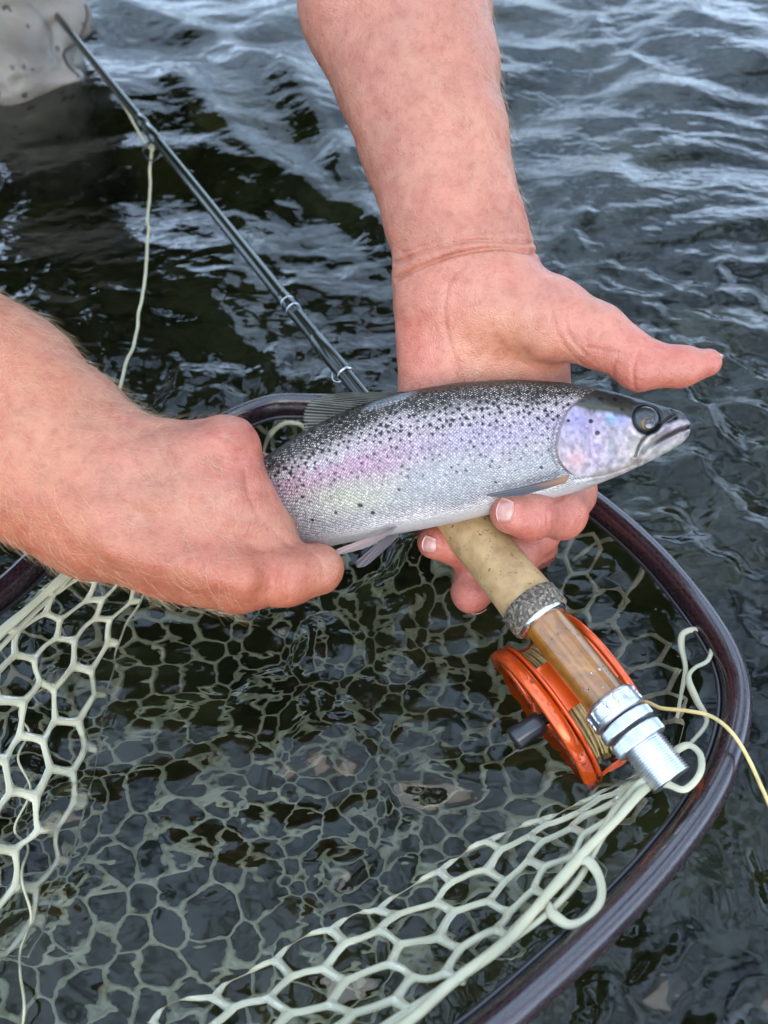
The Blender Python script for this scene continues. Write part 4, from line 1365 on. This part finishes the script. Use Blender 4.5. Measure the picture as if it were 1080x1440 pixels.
for k_ in range(26):
    a0 = -math.pi / 2 + rngd.uniform(-0.95, 0.95)
    e = rd * math.cos(a0) + hang * math.sin(a0)
    dp.append((RC + axl * (HW + 0.001 + rngd.uniform(-0.002, 0.002)) + OUT + e * RR, e, rngd.uniform(0.0004, 0.0011)))
drops(dp, reel)

# ------------------------------------------------------------------ lines
def line_thing(name, pts, r, mat, label, sub=10, wob=0.0):
    path = catmull(pts, sub)
    if wob:
        path = path + wob * np.stack([noise(path, 60, s) for s in (1, 2, 3)], 1)
    v, f = sweep(path, r, 8)
    return tag(mesh_obj(name, v, f, MAT[mat], None), label, 'fishing line')
gx, gy, gd_ = (float(z[0]) for z in proj(gc[None]))
line_thing('fly_line', [ROD_B + rd * (rs(150) + 0.02) + gdir * 0.006, gc + rd * 0.004, P(213, 200, gd_ + 0.004), P(211, 260, .655), P(206, 340, .60), P(200, 420, .56), P(188, 480, .535), P(176, 520, .518), W(163, 572, 0.004), W(156, 592, -0.012), W(150, 620, -0.05), W(150, 660, -0.10)],
           0.0011, 'line', 'cream fly line hanging from the rod guide down into the water', 12, 0.0012)
v0 = RC - axl * 0.004 + unit(rd * -0.9 - hang * 0.2) * 0.034
line_thing('fly_line', [v0, P(898, 990, 0.362), P(930, 996, 0.352), P(965, 999, 0.345), P(1000, 1007, 0.338), P(1028, 1028, 0.330), P(1052, 1065, 0.326), P(1072, 1110, 0.322), P(1090, 1160, 0.322), W(1110, 1230, -0.01)],
           0.0009, 'yline', 'thin cream fly line running from the reel over the net rim', 12, 0.0006)
line_thing('fly_line', [W(150, 930, -0.05), W(35, 985, 0.010), W(40, 1030, 0.004), W(26, 1070, 0.006), W(36, 1110, 0.004), W(22, 1160, 0.003), W(40, 1190, -0.004), W(32, 1240, 0.004), W(44, 1290, 0.003), W(34, 1340, -0.008), W(36, 1420, 0.003), W(20, 1500, -0.03)],
           0.00055, 'line', 'loose cream line drifting in the netting under the forearm', 10, 0.002)

# ------------------------------------------------------------------ landing net
net = empty('landing_net', W(560, 1050, 0.0))
tag(net, 'landing net with a dark purple-brown oval hoop and pale rubber mesh bag', 'landing net')
rim_px = [(345, 586, .010), (440, 572, .008), (560, 585, .007), (690, 622, .007), (815, 696, .008), (905, 770, .010), (975, 850, .014), (1022, 925, .018), (1036, 990, .022), (1022, 1065, .027), (985, 1140, .032), (925, 1220, .037), (850, 1300, .041), (760, 1385, .044), (660, 1470, .046), (500, 1580, .046)]
rim_w = [W(*q) for q in rim_px]
rim_w += [np.array([-0.14, -0.095, 0.046]), np.array([-0.24, -0.06, 0.042]), np.array([-0.30, 0.02, 0.036])]
rim_w += [W(-110, 930, .030), W(20, 822, .020), W(150, 700, .015)]
RIM = catmull(rim_w, 14, closed=True)
nR = len(RIM)
T = unit(np.roll(RIM, -1, 0) - np.roll(RIM, 1, 0))
Zax = np.array([0, 0, 1.0])
Bn = unit(np.cross(T, Zax)); Nn = unit(np.cross(Bn, T))
SID = 28
aa = np.arange(SID) * 2 * math.pi / SID
# tall oval tube with a shallow groove for the netting on the inner face
prof = np.stack([np.cos(aa) * 0.0063, np.sin(aa) * 0.0098], 1)
RV = (RIM[:, None] + prof[None, :, 0, None] * Bn[:, None] + prof[None, :, 1, None] * Nn[:, None]).reshape(-1, 3)
i_ = np.arange(nR)[:, None]; j_ = np.arange(SID)[None]
RF = np.stack([i_ * SID + j_, i_ * SID + (j_ + 1) % SID, ((i_ + 1) % nR) * SID + (j_ + 1) % SID, ((i_ + 1) % nR) * SID + j_], -1).reshape(-1, 4)
rim = mesh_obj('rim', RV, RF, MAT['rim'], net)
arc = np.concatenate([[0], np.cumsum(np.linalg.norm(np.diff(RIM, axis=0), axis=1))])
set_vec(rim, np.stack([np.repeat(arc * 420, SID), np.tile(np.arange(SID) * 0.9, nR), np.zeros(nR * SID)], 1), 'rim_uv')
cen = RIM.mean(0)
inw = np.where(((cen - RIM) * Bn).sum(1) > 0, 1.0, -1.0)[:, None] * Bn
cord = RIM + inw * 0.0072 - Zax * 0.002
v, f = sweep(cord, 0.0011, 8, closed=True); mesh_obj('lacing_cord', v, f, MAT['knob'], net)

# edge of the submerged netting (inside the hoop) and its height
edge_px = [(350, 604, -.006), (440, 592, -.008), (560, 605, -.008), (680, 645, -.008), (790, 715, -.006), (880, 790, -.004), (940, 870, .000), (962, 930, .004), (966, 985, .004), (955, 1045, .002), (925, 1105, -.006), (880, 1165, -.02), (830, 1240, -.035), (760, 1320, -.045), (670, 1400, -.05), (560, 1475, -.05), (420, 1560, -.05)]
edge_w = [W(*q) for q in edge_px]
edge_w += [np.array([-0.13, -0.07, -0.04]), np.array([-0.21, -0.03, -0.03]), np.array([-0.255, 0.04, -0.02]), W(-120, 985, -.02), W(-30, 925, -.014), W(60, 850, -.010), W(200, 700, -.006)]
EDGE = catmull(edge_w, 14, closed=True)
E2 = EDGE[:, :2]
def edge_info(Q):
    best = np.full(len(Q), 1e9); z = np.zeros(len(Q)); near_ = np.zeros((len(Q), 2)); ins = np.zeros(len(Q), bool)
    m = len(E2)
    for i in range(m):
        a_, b_ = E2[i], E2[(i + 1) % m]
        ab = b_ - a_; t = np.clip(((Q - a_) @ ab) / (ab @ ab + 1e-12), 0, 1)
        c = a_ + t[:, None] * ab; d = np.linalg.norm(Q - c, axis=1)
        k = d < best
        best[k] = d[k]; near_[k] = c[k]; z[k] = (EDGE[i, 2] * (1 - t) + EDGE[(i + 1) % m, 2] * t)[k]
        cond = ((a_[1] > Q[:, 1]) != (b_[1] > Q[:, 1]))
        xi = a_[0] + (Q[:, 1] - a_[1]) / (b_[1] - a_[1] + 1e-15) * (b_[0] - a_[0])
        ins ^= cond & (Q[:, 0] < xi)
    return best, z, near_, ins
def bag(Q):
    """height of the netting over plan position"""
    d, ze, nr_, ins = edge_info(Q)
    out = ~ins
    Q2 = Q.copy(); Q2[out] = nr_[out]; d = np.where(out, 0, d)
    deep = -0.088 + 0.020 * noise(Q, 9, 3) + 0.010 * noise(Q, 22, 5)
    drop = 1 - np.exp(-d / (0.034 + 1.5 * np.maximum(0, ze - 0.012)))
    z = ze + (deep - ze) * np.clip(drop * 1.05, 0, 1)
    return Q2, z
cell = 0.0110                                # hexagon radius
x0, x1, y0, y1 = E2[:, 0].min(), E2[:, 0].max(), E2[:, 1].min(), E2[:, 1].max()
cells = []
rot = math.radians(20)
cr, sr = math.cos(rot), math.sin(rot)
for i in range(-60, 60):
    for j in range(-60, 60):
        gx_ = cell * math.sqrt(3) * (i + 0.5 * (j % 2)); gy_ = cell * 1.5 * j
        cells.append((gx_ * cr - gy_ * sr + 0.5 * (x0 + x1), gx_ * sr + gy_ * cr + 0.5 * (y0 + y1)))
cells = np.array(cells)
d_, _, _, ins_ = edge_info(cells)
keep = ins_ & (d_ > 0.004)
cells = cells[keep]
per = 4                                       # points per hexagon side
hexa = []
for k in range(6):
    a0, a1 = math.radians(60 * k + 30) + rot, math.radians(60 * (k + 1) + 30) + rot
    p0, p1 = np.array([math.cos(a0), math.sin(a0)]) * cell, np.array([math.cos(a1), math.sin(a1)]) * cell
    for q in range(per):
        hexa.append(p0 + (p1 - p0) * q / per)
hexa = np.array(hexa); nh = len(hexa)
hr = np.linalg.norm(hexa, axis=1)
inner_r = 0.76 * cell * (0.35 + 0.65 * hr / hr.max())
SWID = 1.0
loops = [(hexa, 1.0), (hexa + (hexa / hr[:, None] * inner_r[:, None] - hexa) * 0.55, 0.72), (hexa / hr[:, None] * (inner_r * 1.06)[:, None], 0.0),
         (hexa + (hexa / hr[:, None] * inner_r[:, None] - hexa) * 0.55, -0.72), (hexa, -1.0)]
THK = 0.0010
def warp(Q):
    n1 = np.stack([noise(Q, 14, 101), noise(Q, 14, 103)], 1); n2 = np.stack([noise(Q, 38, 105), noise(Q, 38, 107)], 1)
    return Q + 0.0055 * n1 + 0.0013 * n2
allq, lay = [], []
for off, t in loops:
    allq.append((cells[:, None] + off[None]).reshape(-1, 2)); lay.append(np.full(len(cells) * nh, t))
allq = warp(np.concatenate(allq)); lay = np.concatenate(lay)
Q2, z0 = bag(allq)
e = 0.0012
_, zx = bag(allq + [e, 0]); _, zy = bag(allq + [0, e])
nn = unit(np.stack([-(zx - z0) / e, -(zy - z0) / e, np.ones(len(z0))], 1))
NV = np.concatenate([Q2, z0[:, None]], 1) + nn * (lay * THK)[:, None]
nc = len(cells)
base = np.arange(nc)[:, None] * nh; jj = np.arange(nh)[None]
NFc = []
for k in range(len(loops) - 1):
    o1, o2 = k * nc * nh, (k + 1) * nc * nh
    NFc.append(np.stack([o1 + base + jj, o1 + base + (jj + 1) % nh, o2 + base + (jj + 1) % nh, o2 + base + jj], -1).reshape(-1, 4))
netting = mesh_obj('netting', NV, np.concatenate(NFc), MAT['rubber'], net)
tag(netting, kind='stuff')

# stretches of netting pulled up out of the water: hexagon rows between two curves
def drape(A, B, ncol, nrow, seed, thick=0.0013, open_=0.80, wob=0.0016):
    A, B = catmull([W(*q) for q in A], 12), catmull([W(*q) for q in B], 12)
    def at(C, s):
        L = np.concatenate([[0], np.cumsum(np.linalg.norm(np.diff(C, axis=0), axis=1))]); L /= L[-1]
        return np.stack([np.interp(s, L, C[:, k]) for k in range(3)], 1)
    def pos(U):
        s_, t_ = np.clip(U[:, 0] / ncol, 0, 1), np.clip(U[:, 1] / nrow, 0, 1)
        p = at(A, s_) * (1 - t_)[:, None] + at(B, s_) * t_[:, None]
        sag = 4 * t_ * (1 - t_)
        p[:, 2] -= 0.003 * sag
        w_ = np.stack([noise(p, 45, seed + k) for k in range(3)], 1) * wob * 1.6 + np.stack([noise(p, 110, seed + 7 + k) for k in range(3)], 1) * wob * 0.6
        return p + w_ * np.array([1, 1, 0.6])
    rad = 1 / math.sqrt(3)
    cs = [(c + 0.5 * (r_ % 2), r_ * 0.866 + 0.1) for r_ in range(0, int(nrow / 0.866) + 1) for c in range(ncol + 1)]
    cs = np.array(cs)
    ring = []
    for k in range(6):
        a0, a1 = math.radians(60 * k + 30), math.radians(60 * k + 90)
        p0, p1 = np.array([math.cos(a0), math.sin(a0)]) * rad, np.array([math.cos(a1), math.sin(a1)]) * rad
        ring += [p0 + (p1 - p0) * q / 4 for q in range(4)]
    ring = np.array(ring); rr = np.linalg.norm(ring, axis=1, keepdims=True)
    inn = ring / rr * (open_ * rad * (0.35 + 0.65 * rr / rr.max()))
    lps = [(ring, 1.0), (ring + (inn - ring) * 0.55, 0.75), (inn, 0.0), (ring + (inn - ring) * 0.55, -0.75), (ring, -1.0)]
    V_, F_ = [], []
    n_c, n_h = len(cs), len(ring)
    for off, lay_ in lps:
        U = (cs[:, None] + off[None]).reshape(-1, 2)
        p = pos(U); e_ = 0.05
        du, dv = pos(U + [e_, 0]) - pos(U - [e_, 0]), pos(U + [0, e_]) - pos(U - [0, e_])
        nn_ = np.cross(du, dv); ln = np.linalg.norm(nn_, axis=1, keepdims=True)
        nn_ = np.where(ln > 1e-10, nn_ / np.maximum(ln, 1e-10), np.array([[0, 0, 1.0]]))
        nn_ *= np.sign(nn_[:, 2:3] + 1e-9)
        V_.append(p + nn_ * lay_ * thick)
    b_ = np.arange(n_c)[:, None] * n_h; q_ = np.arange(n_h)[None]
    for k in range(4):
        o1, o2 = k * n_c * n_h, (k + 1) * n_c * n_h
        F_.append(np.stack([o1 + b_ + q_, o1 + b_ + (q_ + 1) % n_h, o2 + b_ + (q_ + 1) % n_h, o2 + b_ + q_], -1).reshape(-1, 4))
    return tag(mesh_obj('netting', np.concatenate(V_), np.concatenate(F_), MAT['rubber'], net), kind='stuff')
drape([(925, 1095, .030), (870, 1150, .038), (800, 1235, .041), (720, 1315, .043), (620, 1392, .045), (500, 1470, .045), (380, 1545, .044)],
      [(905, 1085, .024), (815, 1125, .012), (720, 1170, .007), (620, 1222, .004), (500, 1285, .002), (360, 1360, .000), (200, 1440, -.002)], 9, 3.1, 301)
drape([(215, 812, .004), (175, 900, -.004), (148, 1000, -.010), (130, 1110, -.014), (95, 1230, -.018), (40, 1350, -.022)],
      [(85, 806, .032), (10, 880, .036), (-50, 980, .038), (-80, 1090, .038), (-110, 1210, .036), (-160, 1330, .034)], 7, 3.6, 311)

def strand(px, r, wob, seed):
    path = catmull([W(*q) for q in px], 14)
    path = path + wob * np.stack([noise(path, 30, seed + k) for k in range(3)], 1)
    v, f = sweep(path, r * (1 + 0.22 * noise(path, 55, seed + 5)), 10, flat=0.7); mesh_obj('edge_strand', v, f, MAT['rubber'], net)
for q, (r_, dz) in enumerate(((0.0019, 0.001), (0.0013, 0.0), (0.0011, -0.002))):
    strand([(945, 1078, .036), (905, 1110, .039 + dz), (850, 1175, .042 + dz), (790, 1248, .044 + dz), (710, 1328, .045 + dz), (610, 1402, .046 + dz), (490, 1480, .046 + dz), (360, 1560, .045)], r_, 0.0030, 400 + 10 * q)
strand([(150, 760, .020), (88, 812, .032), (45, 850, .035), (0, 892, .037), (-60, 960, .039)], 0.0024, 0.001, 440)
strand([(100, 812, .028), (40, 868, .033), (-20, 930, .037)], 0.0014, 0.002, 450)

# loops that tie the netting to the hoop, running out into its strands
def tie(px, z0, z1, z2, r=0.0019):
    n = len(px)
    zs = np.interp(np.arange(n) / (n - 1), [0, 0.5, 1], [z0, z1, z2])
    path = catmull([W(a_, b_, z_) for (a_, b_), z_ in zip(px, zs)], 9)
    u = np.linspace(0, 1, len(path))
    rr = r * (0.95 + 0.35 * np.exp(-((u - 0.25) / 0.07) ** 2) + 0.35 * np.exp(-((u - 0.75) / 0.07) ** 2) - 0.35 * np.abs(2 * u - 1) ** 3 + 0.14 * noise(path, 110, 7))
    v, f = sweep(path, rr, 12, flat=0.66); mesh_obj('tie_loop', v, f, MAT['rubber'], net)
tie([(952, 1010), (958, 975), (964, 940), (958, 908), (962, 890), (984, 886), (1000, 904), (996, 928), (976, 940), (968, 955), (980, 985), (994, 1014), (974, 1042), (950, 1060)], .004, .018, .020, 0.0014)
tie([(850, 1165), (880, 1122), (906, 1098), (936, 1102), (963, 1110), (984, 1088), (985, 1062), (968, 1048), (945, 1060), (924, 1086), (880, 1140)], .036, .046, .036, 0.0016)
tie([(720, 1312), (765, 1272), (776, 1285), (800, 1300), (826, 1292), (845, 1264), (842, 1232), (824, 1210), (800, 1222), (760, 1268)], .042, .048, .042, 0.0018)
tie([(800, 800), (835, 775), (862, 762), (890, 760), (905, 777), (902, 805), (880, 840), (862, 880)], -.035, .010, -.035, 0.0016)
tie([(366, 660), (376, 618), (398, 596), (424, 598), (431, 616), (426, 650)], -.02, .008, -.02, 0.0016)

# ------------------------------------------------------------------ parts keep their places under their things
for o in list(scene.objects):
    if o.type == 'EMPTY' and o.parent is None:
        adopt(o)
adopt(reel)
